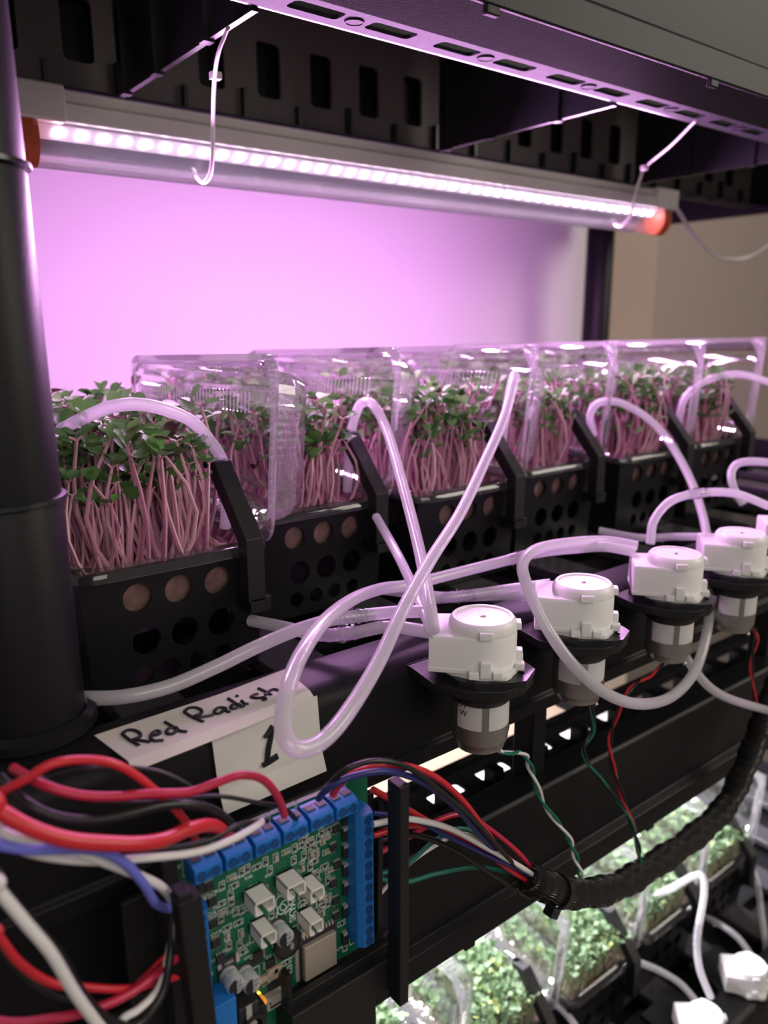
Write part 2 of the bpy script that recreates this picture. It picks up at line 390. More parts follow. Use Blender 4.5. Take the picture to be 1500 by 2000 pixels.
# ------------------------------------------------------------ posts
def make_post(x, y, z0, z1, rings, label, r=0.0215):
    t = thing('shelf_post', label, 'post', (x, y, z0))
    prof = [(r + 0.0006, z0)]
    z = z0; cur = r + 0.0006
    zs = [q for q in rings if z0 < q < z1] + [z1]
    segs = []
    a = z0
    for q in zs:
        m = MB(); rb = r - 0.0006 * len(segs)
        m.lathe([(rb, a), (rb - 0.0005, q - 0.0016), (rb - 0.0012, q - 0.0002)], (x, y, 0), n=48)
        o = m.build('post_tube', BLK, t, smooth=True); segs.append(o)
        if q != z1:
            MB().lathe([(rb - 0.0016, q - 0.0003), (rb + 0.0014, q), (rb + 0.0012, q + 0.0016), (rb - 0.0018, q + 0.002)], (x, y, 0), n=48, cap0=False, cap1=False).build('joint_ring', BLKG, t, smooth=True)
        a = q
    MB().lathe([(r + 0.001, z0), (r + 0.0045, z0), (r + 0.0042, z0 + 0.004), (r + 0.001, z0 + 0.006)], (x, y, 0), n=48, cap0=False, cap1=False).build('socket_collar', BLK, t, smooth=True)
    return t
make_post(0.0605, 0.315, -0.157, 0.142, (-0.064, 0.0535), 'thick black round post at the left edge of the picture')
make_post(1.02, 0.785, -0.157, 0.142, (-0.064,), 'black round post at the back right before the wall')
make_post(0.0605, 0.785, -0.157, 0.142, (-0.064,), 'black round post at back left hidden behind the front post')
make_post(1.02, 0.785, -0.157 - P, -0.344, (-0.54,), 'black round post at the back right of bottom level')
make_post(0.0605, 0.315, -0.157 - P, -0.344, (-0.54,), 'black round post at the front left of bottom level')

# ------------------------------------------------------------ lamps
def make_lamp(xa, xb, y, z, label, led, nled, top):
    t = thing('grow_lamp', label, 'lamp', ((xa + xb) / 2, y, z))
    # channel-shaped white housing
    prof = [(-0.0125, 0.006), (-0.0125, 0.016), (-0.0095, 0.018), (-0.0095, 0.024), (0.0095, 0.024), (0.0095, 0.018), (0.0125, 0.016), (0.0125, 0.006)]
    MB().loft([[(x, y + a, z + b) for a, b in prof] for x in (xa + 0.004, xb - 0.004)]).build('housing', HOUS, t, bevel=0.0006)
    n = 40; R = 0.0132
    loops = []
    for x in (xa + 0.012, xb - 0.010):
        loops.append([(x, y + R * math.cos(math.pi * i / n + math.pi + .0), z + 0.006 + 1.95 * R * math.sin(math.pi * i / n + math.pi)) for i in range(n + 1)])
    MB().loft(loops, False, False, False).build('clear_cover', COVER, t, smooth=True)
    nd = Vector((0, -0.50, -0.866)); ud = Vector((0, 0.866, -0.5))
    M = Matrix(((1, 0, 0), (0, ud.y, nd.y), (0, ud.z, nd.z)))
    MB().box((xa / 2 + xb / 2, y, z + 0.002), (xb - xa - 0.03, 0.013, 0.0014), M).build('led_strip', STRIP, t)
    lm = MB().lathe([(0.0028, 0), (0.0024, 0.0012), (0.0010, 0.0018)], (0, 0, 0), nd, 10).mesh('led', led)
    for i in range(nled):
        place('led', lm, t, (xa + 0.03 + (xb - xa - 0.055) * i / (nled - 1), y - 0.0004, z + 0.0013))
    for x, c, s in ((xa + 0.002, REDC, 1), (xb - 0.004, REDC, -1)):
        lp = []
        for q in (0, 0.013 * s):
            lp.append([(x + q, y + 0.0136 * math.cos(2 * math.pi * i / 28), z - 0.004 + 0.0160 * math.sin(2 * math.pi * i / 28)) for i in range(28)])
        MB().loft(lp).build('end_cap', c, t, smooth=True)
        MB().box((x + 0.010 * s, y, z + 0.0155), (0.040, 0.029, 0.021)).build('end_clip', HOUS, t, bevel=0.002)
    # glue frost at the left cap
    return t
lamp = make_lamp(0.128, 0.795, LAMP_Y, LAMP_Z, 'long purple glowing led grow lamp hung under the overhead shelf', LEDM, 46, 0)
cord = spline([at(1305, 388, Y=0.54), at(1330, 420, Y=0.55), at(1355, 460, Y=0.56), at(1400, 500, Y=0.57), at(1450, 505, Y=0.57), at(1490, 485, Y=0.56), at(1530, 450, Y=0.55)], 8)
MB().tube(cord, 0.0022, 8).build('power_cord', NYL, lamp, smooth=True)
make_lamp(0.12, 1.0, 0.53, -0.371, 'white led grow lamp with pale housing under the middle shelf', LEDW, 50, 0)

def strap(name, pts, r, flat, m, label, cat, head, hs=0.004):
    t = thing(name, label, cat, pts[0])
    MB().tube(spline(pts, 8), r, 8, flat=flat).build('strap', m, t, smooth=True)
    MB().box(head, (hs * 1.5, hs * 1.2, hs)).build('locking_head', m, t, bevel=0.0004)
    return t
strap('cable_tie', [at(445, 55, Y=0.40), at(425, 110, Y=0.42), at(418, 170, Y=0.46), at(416, 240, Y=0.50), at(415, 300, Y=0.510), at(411, 338, Y=0.511), at(398, 356, Y=0.516), at(384, 345, Y=0.520), at(378, 330, Y=0.524)], 0.0019, 0.5, NYL, 'white cable tie looped around the left half of the purple lamp', 'cable tie', at(421, 148, Y=0.45))
strap('cable_tie', [at(1360, 235, Y=0.367), at(1310, 285, Y=0.42), at(1262, 325, Y=0.48), at(1250, 350, Y=0.50), at(1240, 385, Y=0.509), at(1233, 420, Y=0.511), at(1212, 440, Y=0.516), at(1195, 430, Y=0.520)], 0.0019, 0.6, NYL, 'white cable tie slanting from slotted strip to the right lamp end', 'cable tie', at(1258, 328, Y=0.478))

# ------------------------------------------------------------ baskets, clear trays
RIM, DKZ = -0.109, -0.178
def make_basket(label):
    t = thing('perforated_basket', label, 'basket', (0, 0, DKZ), 'perforated baskets on the %s shelf')
    ht, hb = 0.047, 0.0435; D = 0.185
    def mp_front(a, b): 
        k = (b - DKZ) / (RIM - DKZ); return (a * (hb + (ht - hb) * k) / ht, 0.004 * (1 - k), b)
    ho = [circ(x, -0.1255, 0.0073) for x in (-0.0205, 0.0005, 0.0215)] + [circ(x, -0.1485, 0.0075) for x in (-0.0175, 0.003, 0.0235)] + [circ(x, -0.1660, 0.0050, 16) for x in (-0.0200, -0.0050, 0.0098, 0.0246)]
    MB().plate([(-ht, DKZ + .001), (ht, DKZ + .001), (ht, RIM - .001), (-ht, RIM - .001)], ho, mp_front, (0, 0.0025, 0)).build('front_panel', BASK, t)
    for s in (-1, 1):
        ho = [circ(0.03 + 0.031 * i, -0.1255, 0.0085, 14) for i in range(5)] + [circ(0.03 + 0.031 * i, -0.150, 0.0085, 14) for i in range(5)]
        def mp_side(a, b, s=s):
            k = (b - DKZ) / (RIM - DKZ); return (s * (hb + (ht - hb) * k), a, b)
        MB().plate([(0.006, DKZ + .001), (D, DKZ + .001), (D, RIM - .001), (0.003, RIM - .001)], ho, mp_side, (-s * 0.0025, 0, 0)).build('side_panel', BASK, t)
    ho = [rrect(x, -0.148, 0.013, 0.017, 0.004, 3) for x in (-0.028, 0.0, 0.028)]
    MB().plate([(-ht, DKZ + .001), (ht, DKZ + .001), (ht, RIM - .001), (-ht, RIM - .001)], ho, lambda a, b: (a, D, b), (0, 0.0025, 0)).build('back_panel', BASK, t)
    # angled arm that carries the water tube
    x0, x1 = 0.0305, 0.0405
    sec = [(-0.0135, -0.136), (-0.0135, -0.103), (0.018, -0.068), (0.027, -0.068), (0.0265, -0.0725), (-0.0045, -0.106), (-0.0045, -0.136)]
    arm = MB().loft([[(x, y, z) for y, z in sec] for x in (x0, x1)]).build('tube_arm', PRT, t, bevel=0.0006)
    MB().bb((x0 + 0.001, -0.0135, -0.142), (x1 + 0.003, 0.001, -0.134)).build('arm_foot', PRT, arm, bevel=0.0006)
    MB().lathe([(0.0048, -0.0725), (0.0048, -0.068), (0.0036, -0.068), (0.0036, -0.0725)], (x0 + 0.004, 0.0285, 0), n=20, cap0=False, cap1=False).build('tube_ring', PRT, arm, smooth=True)
    return t
def make_tray(label):
    t = thing('clear_clamshell', label, 'container', (0, 0, RIM))
    hx, hy, cy = 0.0475, 0.0945, 0.0925
    def L(dx, z, r=0.014, n=6): return [(a, b, z) for a, b in rrect(0, cy, hx + dx, hy + dx, r + dx * 0.5, n)]
    # tray bowl, with bead and down-turned flange
    bowl = MB().loft([L(-0.010, -0.139), L(-0.0045, -0.113), L(-0.0040, RIM - .0005)], True, False).build('bowl', CLEAR, t, smooth=True)
    MB().loft([L(-0.0040, RIM - .001), L(-0.0034, RIM + 0.0014), L(-0.0018, RIM + 0.0020), L(-0.0004, RIM + 0.0006), L(0.0016, RIM), L(0.0030, RIM + 0.0004), L(0.0040, RIM - 0.0010), L(0.0042, RIM - 0.0042)], False, False).build('rim', CLEARR, bowl, smooth=True)
    MB().loft([L(-0.0030, RIM - .0075), L(-0.0022, RIM - .0062), L(-0.0030, RIM - .0050)], False, False).build('bead', CLEARR, bowl, smooth=True)
    # opened lid standing on the right edge, leaning a little
    W = 0.098; hz = W / 2; Dp = 0.026
    tilt = Euler((math.radians(2.4), math.radians(3.0), 0)).to_matrix()
    hinge = Vector((hx + 0.0045, cy, RIM + 0.001))
    def Q(x, y, z):                # the thin lid is a little warped: lower and longer towards its back end
        k = (y - (cy - hy)) / (2 * hy)
        return hinge + tilt @ Vector((x, y - cy + 0.010 * k, z * (1.0 - 0.15 * k)))
    def LL(ins, x, r=0.012, n=6): return [Q(x, b, a) for a, b in rrect(hz, cy, hz - ins, hy - ins, r, n)]
    nrib = 34
    def ribloop(ins, x, amp):
        out = rrect(hz, cy, hz - ins, hy - ins, 0.012, 4); ref = rrect(hz, cy, hz - 0.006, hy - 0.006, 0.012, 4)
        den = []
        for i in range(len(out)):
            p, q = out[i], out[(i + 1) % len(out)]; d = math.dist(ref[i], ref[(i + 1) % len(ref)]); k = max(1, int(d / 0.0022))
            for j in range(k): den.append((p[0] + (q[0] - p[0]) * j / k, p[1] + (q[1] - p[1]) * j / k, d))
        o = []
        for i, (a, b, d) in enumerate(den):
            s = amp * (0.5 - 0.5 * math.cos(i * math.pi / 1.0)) if d > 0.02 else 0
            ca, cb = a - hz, b - cy; l = 1 - s / 0.05
            o.append(Q(x, cy + cb * l, hz + ca * l))
        return o
    lid = MB().loft([LL(0.010, 0.0195, 0.010), LL(0.012, Dp - 0.001, 0.010), LL(0.017, Dp, 0.010), LL(0.021, Dp - 0.003, 0.010)], False, True).build('lid', CLEAR, t, smooth=True)
    MB().loft([LL(-0.0005, -0.0015), LL(-0.0005, 0.0005), LL(0.003, 0.0008), LL(0.0048, -0.0008), LL(0.0062, 0.0006)], False, False).build('lid_flange', LIDW, lid, smooth=True)
    MB().loft([ribloop(0.0060, 0.001, 0), ribloop(0.0070, 0.004, 0.0016), ribloop(0.0085, 0.016, 0.0016), ribloop(0.010, 0.0195, 0)], False, False).build('lid_wall', LIDW, lid)
    # dimpled grip corner
    c = MB(); 
    tri = [Q(-0.0006, cy - hy - 0.0005, W + 0.0005), Q(-0.0006, cy - hy - 0.0005, W - 0.026), Q(-0.0006, cy - hy + 0.016, W + 0.0005)]
    c.add(tri, [(0, 1, 2)])
    c.build('grip_corner', LIDW, lid)
    d = MB(); nx = tilt @ Vector((-1, 0, 0))
    for i in range(9):
        for j in range(6):
            b = -hy + 0.001 + 0.0024 * j + (i % 2) * 0.0012; a = W - 0.001 - 0.0026 * i
            if (b + hy) / 0.015 + (W - a) / 0.025 < 1.0:
                d.lathe([(0.0009, 0), (0.0006, 0.0006)], Q(-0.0007, cy + b, a), nx, 6)
    g = d.build('grip_dimples', LIDW, lid); g['kind'] = 'stuff'
    # pressed hatch marks along the lid top
    h = MB()
    for i in range(30):
        y = cy - hy + 0.035 + i * 0.0042
        h.tube([Q(0.004, y, W - 0.020), Q(0.006, y + 0.0035, W - 0.032)], 0.0005, 5)
    g = h.build('pressed_hatching', LIDW, lid); g['kind'] = 'stuff'
    return t

UP = [(0.14, 0.347), (0.254, 0.392), (0.365, 0.378), (0.478, 0.395), (0.590, 0.385), (0.705, 0.39)]
ULAB = ['leftmost in upper row beside front post', 'second from left in upper row', 'third from left in upper row',
        'fourth from left in upper row', 'fifth from left in upper row', 'sixth in upper row at right picture edge']
LO = [(0.175, 0.360), (0.290, 0.360), (0.405, 0.355), (0.520, 0.351), (0.635, 0.355), (0.750, 0.36)]
LLAB = ['first in bottom row at left', 'second in bottom row under circuit board', 'third in bottom row below black beam',
        'fourth in bottom row below braided sleeve', 'fifth in bottom row', 'sixth in bottom row at right picture edge']
bproto = make_basket(''); tproto = make_tray('')
trays_up, trays_lo = [], []
for grp, lst, lab, dz, out in (('upper', UP, ULAB, 0, trays_up), ('bottom', LO, LLAB, -P, trays_lo)):
    for i, (x, y) in enumerate(lst):
        first = grp == 'upper' and i == 0
        b = bproto if first else copy_tree(bproto, (0, 0, 0))
        b.location = (x, y, DKZ + dz); b['label'] = 'black perforated basket ' + lab[i]; b['group'] = 'perforated baskets on the %s shelf' % grp
        c = tproto if first else copy_tree(tproto, (0, 0, 0))
        c.location = (x, y, RIM + dz); c['label'] = 'clear plastic clamshell with raised lid, ' + lab[i]; c['group'] = 'clear clamshells on the %s shelf' % grp
        out.append((x, y, dz))

bd = MB().bb((0.03, 0.765, -0.654), (1.04, 0.769, -0.50)).build('stand_in_board', TANB, None, bevel=0.001, loc=(0.535, 0.767, -0.654))  # board added as a stand-in for the beige strip below the apron
tag(bd, 'added tan board standing in for the beige strip under the shelf', 'board')

ws = MB().bb((0.30, 0.575, -0.654), (1.05, 0.760, -0.6525)).build('stand_in_sheet', PAPER, None, loc=(0.53, 0.66, -0.654))  # white sheet added to make the slots above it show bright
tag(ws, 'added white sheet standing in for bright triangles behind the slots', 'sheet')

# ------------------------------------------------------------ root mats and microgreens
rng = random.Random(7)
mm = MB()
for k in range(1):
    nx, ny = 14, 26; vs = []
    for lay, zz in ((0, -0.1375), (1, -0.117)):
        for j in range(ny + 1):
            for i in range(nx + 1):
                sx = (i / nx - .5) * 2; sy = (j / ny - .5) * 2
                hx_, hy_ = (0.0365, 0.0835) if lay == 0 else (0.0415, 0.0885)
                vs.append((sx * hx_, 0.0925 + sy * hy_, zz + (rng.uniform(-.0015, .0015) if lay else 0)))
    N = (nx + 1) * (ny + 1); fs = []
    for j in range(ny):
        for i in range(nx):
            a = j * (nx + 1) + i; fs.append((a, a + nx + 1, a + nx + 2, a + 1)); fs.append((N + a, N + a + 1, N + a + nx + 2, N + a + nx + 1))
    ring = [i for i in range(nx + 1)] + [(j) * (nx + 1) + nx for j in range(1, ny + 1)] + [ny * (nx + 1) + i for i in range(nx - 1, -1, -1)] + [j * (nx + 1) for j in range(ny - 1, 0, -1)]
    for i in range(len(ring)):
        a, b = ring[i], ring[(i + 1) % len(ring)]; fs.append((a, b, b + N, a + N))
    mm.add(vs, fs)
mat_me = mm.mesh('root_mat', ROOT, Vector((0, 0, -0.1375)), True)
for grp, trs, lab in (('upper', trays_up, ULAB), ('bottom', trays_lo, LLAB)):
    for i, (x, y, dz) in enumerate(trs):
        o = place('root_mat', mat_me, None, (x, y, -0.1375 + dz))
        tag(o, 'brown fibrous root mat inside the clamshell, ' + lab[i], 'root mat', 'root mats on the %s shelf' % grp)

def leaf_geo(size, curl):
    # notched heart-shaped seed leaf lying along +x from the stalk
    vs = []; fs = []
    out = [(0, 0.0), (0.12, 0.22), (0.34, 0.42), (0.60, 0.53), (0.84, 0.51), (1.0, 0.36), (1.03, 0.18), (0.92, 0.0)]
    up = lambda x, y: curl * (y * y * 1.6 - 0.35 * x * x)
    for x, y in out + [(x, -y) for x, y in out[-2:0:-1]]: vs.append((x * size, y * size, up(x, y) * size))
    vs.append((0.55 * size, 0, (up(0.55, 0) - 0.07) * size)); n = len(vs) - 1
    for i in range(n): fs.append((n, i, (i + 1) % n))
    return [Vector(v) for v in vs], fs
def sprout_geo(r, h, size, thick):
    lean = Vector((r.gauss(0, .10), r.gauss(0, .10), 0)); bend = Vector((r.gauss(0, .09), r.gauss(0, .09), 0))
    pts = [Vector((0, 0, 0)) + (lean * (k / 4) + bend * math.sin(math.pi * k / 4)) * h + Vector((0, 0, h * k / 4)) for k in range(5)]
    st = MB().tube(pts, [thick * q for q in (1.15, 1.0, .95, .85, .7)], 6)
    top = pts[-1]; yaw = r.uniform(0, 6.28); lv = []
    for s in (0, 1):
        sz = size * r.uniform(0.8, 1.15); v, f = leaf_geo(sz, r.uniform(0.15, 0.6))
        Mx = Euler((r.gauss(0, .25), -r.uniform(0.10, 1.25), yaw + s * math.pi + r.gauss(0, .35))).to_matrix()
        pet = Mx @ Vector((sz * 0.35, 0, 0))
        lm = MB().add([top + pet + Mx @ q for q in v], f)
        pt = MB().tube([top, top + pet * 0.5 + Vector((0, 0, .0003)), top + pet * 1.1], thick * .5, 5)
        lv.append((lm, pt))
    return st, lv
protos = []
for k in range(12):
    h = 0.054 + 0.0020 * (k % 6) + rng.uniform(-.004, .006)
    if k in (3, 8): h *= 0.70
    if k in (5, 10): h *= 0.82
    st, lv = sprout_geo(random.Random(100 + k), h, 0.0088, 0.00115)
    for lm, pt in lv: st.v, st.f, st.m = (lambda a: (a.v, a.f, a.m))(st.add(pt.v, pt.f))
    protos.append((st.mesh('stem', RSTEM, None, True), [lm.mesh('leaf', RLEAF, None, True) for lm, pt in lv]))
def spots(n, r):
    out = []
    cells = int(math.ceil(math.sqrt(n * 2.1)))
    nx_ = max(6, int(math.sqrt(n * 0.083 / 0.177))); ny_ = int(n / nx_) + 1
    for i in range(nx_):
        for j in range(ny_):
            out.append(((i + .5 + r.uniform(-.45, .45)) / nx_ * 0.080 - 0.040, 0.0925 - 0.0865 + (j + .5 + r.uniform(-.45, .45)) / ny_ * 0.173))
    return out
SL = ['red stemmed radish sprout in the crowded leftmost clear tray', 'red stemmed radish sprout in the second tray from left', 'red stemmed radish sprout in the third tray from left', 'red stemmed radish sprout in the fourth tray from left']
IND = [110, 75, 75, 40, 0, 0]
for i, (x, y, dz) in enumerate(trays_up):
    r = random.Random(40 + i); sp = spots(500, r); sp.sort(key=lambda s: s[1])
    n = IND[i]
    mass = MB()
    for q, (sx, sy) in enumerate(sp):
        if q < 60 and q % 2: sc *= 0.78
        if sx > 0.022 and sy < 0.035: sx -= 0.03
        base = Vector((x + sx, y + sy, -0.1175)); yaw = r.uniform(0, 6.28); sc = r.uniform(0.60, 1.10) * (1.10 if sy > 0.09 and r.random() < .15 else 1)
        if q < n:
            o = thing('radish_sprout', SL[i], 'sprout', base, 'radish sprouts in the %s tray' % ['leftmost', 'second', 'third', 'fourth'][i])
            st, lv = protos[r.randrange(12)]
            c = bpy.data.objects.new('stem', st); COL.objects.link(c); c.parent = o
            for l in lv: c = bpy.data.objects.new('leaf', l); COL.objects.link(c); c.parent = o
            o.rotation_euler = (0, 0, yaw); o.scale = (sc, sc, sc)
        else:
            st, lv = sprout_geo(r, 0.062 * sc + r.uniform(-.016, .008), 0.0090, 0.0011)
            mass.add([v + base for v in st.v], st.f, 0)
            for lm, pt in lv: mass.add([v + base for v in pt.v], pt.f, 0); mass.add([v + base for v in lm.v], lm.f, 1)
    o = mass.build('radish_microgreens', [RSTEM, RLEAF], None, True, loc=(x, y + 0.0925, -0.1175))
    tag(o, 'dense crowd of red stemmed radish microgreens, tray ' + ULAB[i], 'microgreens', None, 'stuff')
def green_mesh(seed):
    r = random.Random(seed); mass = MB()
    for sx, sy in spots(1000, r):
        st, lv = sprout_geo(r, 0.027 + r.uniform(-.007, .007), 0.0056, 0.0007)
        base = Vector((sx, sy - 0.0925, 0))
        mass.add([v + base for v in st.v], st.f, 0)
        for lm, pt in lv: mass.add([v + base for v in lm.v], lm.f, 1)
    return mass.mesh('green_microgreens', [BSTEM, BLEAF], None, True)
gm = [green_mesh(1), green_mesh(2)]
for i, (x, y, dz) in enumerate(trays_lo):
    o = place('green_microgreens', gm[i % 2], None, (x, y + 0.0925, -0.1175 + dz))
    tag(o, 'dense pale green microgreens, tray ' + LLAB[i], 'microgreens', None, 'stuff')

# ------------------------------------------------------------ peristaltic pumps
def make_pump(label):
    t = thing('peristaltic_pump', label, 'pump', (0, 0, -0.199))
    dv = Vector((-0.72, 0.694, 0)); sd = Vector((0.694, 0.72, 0))   # ports face back-left
    R = 0.0162; zt, zb = -0.1325, -0.1555
    # head: one body that merges a round drum with the square port block
    def body(k, z):
        o = []; n = 22
        a0 = math.atan2(dv.y, dv.x)
        for i in range(n + 1):
            a = a0 + math.radians(86) + math.radians(188) * i / n
            o.append(Vector((math.cos(a) * R * k, math.sin(a) * R * k, z)))
        w = 0.0145 * k; d = 0.0245 * (0.5 + 0.5 * k)
        o.append(dv * d + sd * w + Vector((0, 0, z))); o.append(dv * d - sd * w + Vector((0, 0, z)))
        return o
    MB().loft([body(1.02, zb), body(1.02, zb + .002), body(1.0, zb + .0022), body(1.0, -0.1395), body(0.985, -0.1385), body(0.96, -0.1380)]).build('pump_head', PUMPW, t, smooth=True, bevel=0.0008)
    head = [q for q in t.children if q.name.startswith('pump_head')][0]
    MB().lathe([(R * 0.99, -0.1385), (R * 0.985, -0.1355), (R * 0.95, -0.1338), (R * 0.88, zt), (R * 0.80, zt - .0001), (R * 0.78, zt - .0008), (R * 0.2, zt - .0007), (0.0016, zt - .0007), (0.0014, zt - .003)], (0, 0, 0), n=48).build('cap', PUMPW, head, smooth=True)
    MB().lathe([(0.0013, -0.1352), (0.0013, zt - .0004), (0.0006, zt)], (0, 0, 0), n=12).build('shaft_screw', SOLD, head, smooth=True)
    a0 = math.atan2(dv.y, dv.x)
    for k, dg in enumerate((95, 180, 262)):
        a = a0 + math.radians(dg); d = Vector((math.cos(a), math.sin(a), 0)); s = Vector((-d.y, d.x, 0))
        M = Matrix(((d.x, s.x, 0), (d.y, s.y, 0), (0, 0, 1)))
        MB().box(d * (R + .0004) + Vector((0, 0, -0.1365)), (0.0026, 0.0062, 0.0036), M).build('clip', PUMPW, head, bevel=0.0004)
        f = MB().box(d * (R + .0012) + Vector((0, 0, -0.1525)), (0.0030, 0.0050, 0.0078), M)
        for q in (-1, 1): f.box(d * (R + .0012) + s * q * 0.0055 + Vector((0, 0, -0.1548)), (0.0044, 0.0045, 0.0034), M)
        f.build('base_clip', PUMPW, head, bevel=0.0004)
    # bottom ear flange of the head
    ear = []
    for i in range(36):
        a = 2 * math.pi * i / 36; rr = 0.0178 + 0.0022 * max(0, math.cos(4 * a + .6)) ** 2
        ear.append((math.cos(a) * rr, math.sin(a) * rr))
    MB().loft([[(a, b, z) for a, b in ear] for z in (-0.1580, -0.1553)]).build('ear_flange', PUMPW, t, bevel=0.0004)
    # mounting ears of the motor plate: a long rhombus with holes
    ld = Vector((0.44, -0.90, 0)).normalized()
    l1 = Vector((0.90, 0.44, 0)).normalized()
    pl = []
    for a, b in ((0.024, 0.007), (0.020, 0.011), (0.004, 0.0205), (-0.004, 0.0205), (-0.020, 0.011), (-0.024, 0.007), (-0.024, -0.007), (-0.020, -0.011), (-0.004, -0.0205), (0.004, -0.0205), (0.020, -0.011), (0.024, -0.007)): pl.append((a, b))
    hs = [circ(0.0195, 0.0, 0.0016, 12), circ(-0.0195, 0.0, 0.0016, 12)]
    MB().plate(pl, hs, lambda a, b: ld * a + l1 * b + Vector((0, 0, -0.1608)), (0, 0, 0.0028)).build('motor_plate', BLKG, t)
    # printed bracket: plate on the rail and collar around the motor
    br = [(-0.024, 0.026), (-0.024, 0.050), (0.024, 0.050), (0.024, 0.026), (0.0235, -0.004), (0.016, -0.0185), (0.004, -0.0235), (-0.008, -0.0225), (-0.020, -0.013), (-0.027, 0.004)]
    bk = MB().plate(br, [circ(0, 0, 0.0139, 28)], lambda a, b: (a, b, -0.1655), (0, 0, 0.0047)).build('bracket_plate', PRT, t, bevel=0.0005)
    MB().lathe([(0.0139, -0.1735), (0.0205, -0.1655), (0.0205, -0.1650), (0.0139, -0.1650)], (0, 0, 0), n=36, cap0=False, cap1=False).build('bracket_collar', PRT, bk, smooth=True)
    MB().bb((-0.024, 0.0255, -0.176), (0.024, 0.0275, -0.1608)).build('bracket_tab', PRT, bk, bevel=0.0005)
    # motor can
    MB().lathe([(0.0118, -0.1985), (0.0122, -0.1955), (0.0133, -0.1945), (0.0136, -0.1930), (0.0136, -0.1655)], (0, 0, 0), n=40).build('motor_can', STEEL, t, smooth=True)
    can = [q for q in t.children if q.name.startswith('motor_can')][0]
    for a0_, a1_, nm in ((-2.05, -0.35, 'motor_sticker'), (-3.25, -2.30, 'motor_sticker')):
        lp = [[(math.cos(a0_ + (a1_ - a0_) * i / 12) * 0.01372, math.sin(a0_ + (a1_ - a0_) * i / 12) * 0.01372, z) for i in range(13)] for z in (-0.1855, -0.1662)]
        MB().loft(lp, False, False, False).build(nm, STIK, can, smooth=True)
    n = Vector((math.cos(-0.75), math.sin(-0.75), 0))
    M = Matrix(((n.x, -n.y, 0), (n.y, n.x, 0), (0, 0, 1)))
    MB().box(n * 0.0134 + Vector((0, 0, -0.1895)), (0.0008, 0.0042, 0.0032), M).build('brush_window', CHIP, can, bevel=0.0004)
    MB().box(n * 0.0138 + Vector((0, 0, -0.1893)), (0.0008, 0.0008, 0.0030), M @ Euler((0.5, 0, 0)).to_matrix()).build('brush_terminal', BRASS, can)
    for q in (-1, 1):
        m = MB().box(n * 0.0100 + Vector((-n.y, n.x, 0)) * 0.002 * q + Vector((0, 0, -0.2003)), (0.0008, 0.0018, 0.0044), M)
        m.lathe([(0.0004, -0.0012), (0.0013, 0), (0.0004, 0.0012)], n * 0.0102 + Vector((-n.y, n.x, 0)) * 0.002 * q + Vector((0, 0, -0.2015)), n=8)
        m.build('solder_tab', SOLD, can, smooth=True)
    return t
def sticker_text(t):
    x, y = t.location.x, t.location.y
    a = -3.02
    for s_, zz, da in (('DY', -0.1735, 0), ('W', -0.1775, 0.06)):
        n = Vector((math.cos(a + da), math.sin(a + da), 0))
        c = [q for q in t.children if q.name.startswith('motor_can')][0]
        BASE[c.name] = Vector((x, y, -0.199))
        text('sticker_print', s_, n * 0.0139 + Vector((x, y, zz)), (-n.y, n.x, 0), (0, 0, 1), 0.0042, INK, c, 0.0001)
PU = [((0.2455, 0.244), 'white peristaltic pump nearest the camera, beside the number label'), ((0.3215, 0.246), 'second white peristaltic pump from the left on upper rail'),
      ((0.407, 0.246), 'third white peristaltic pump inside the large tube loop'), ((0.482, 0.246), 'fourth white peristaltic pump on the upper rail'), ((0.562, 0.246), 'fifth white pump cut by the right picture edge')]
PL = [((0.583, 0.283), 'overexposed white pump at the bottom right corner, lower of two'), ((0.669, 0.287), 'white pump on the bottom shelf at the right edge')]
pp = make_pump(''); pumps = []
for grp, lst, dz in (('upper', PU, 0), ('bottom', PL, -P)):
    for i, ((x, y), lab) in enumerate(lst):
        o = pp if (grp == 'upper' and i == 0) else copy_tree(pp, (0, 0, 0))
        o.location = (x, y, -0.199 + dz); o['label'] = lab; o['group'] = 'pumps on the %s rail' % grp
        if i: o.rotation_euler = (0, 0, (0, -0.07, -0.10, -0.12, -0.12)[i])

sticker_text(pp)

# ------------------------------------------------------------ water tubes
def tubing(pts, r, label, conn=(), rr=None):
    P3 = [at(p[0], p[1], Y=p[2]) for p in pts]
    sp = spline(P3, 10)
    mid = sp[len(sp) // 2]
    t = thing('water_tube', label, 'tube', mid)
    rad = r if rr is None else [rr[0] + (rr[1] - rr[0]) * i / (len(sp) - 1) for i in range(len(sp))]
    MB().tube(sp, rad, 14).build('hose', SIL, t, smooth=True)
    for c in conn:
        i = max(1, min(len(sp) - 2, int(c * (len(sp) - 1)))); p = sp[i]; d = (sp[i + 1] - sp[i - 1]).normalized()
        MB().lathe([(r * .8, -0.0105), (r * 1.02, -0.0085), (r * 1.18, -0.006), (r * 1.0, -0.0055), (r * 1.25, -0.003), (r * 1.25, -0.0022), (r * 0.95, -0.0018), (r * 0.95, -.0008), (r * 1.45, -0.0006), (r * 1.45, .0006), (r * .95, .0008), (r * .95, 0.0018), (r * 1.25, .0022), (r * 1.25, .003), (r * 1.0, .0055), (r * 1.18, .006), (r * 1.02, .0085), (r * .8, .0105)], p, d, 16).build('barb_connector', CLEARR, t, smooth=True)
    return t
R0 = 0.0031
tubing([(120, 838, .43), (160, 818, .385), (220, 794, .365), (290, 792, .358), (370, 820, .360), (415, 868, .368), (436, 905, .372), (444, 960, .376), (440, 1030, .380)], R0, 'milky tube arching over the leftmost tray into its black arm')
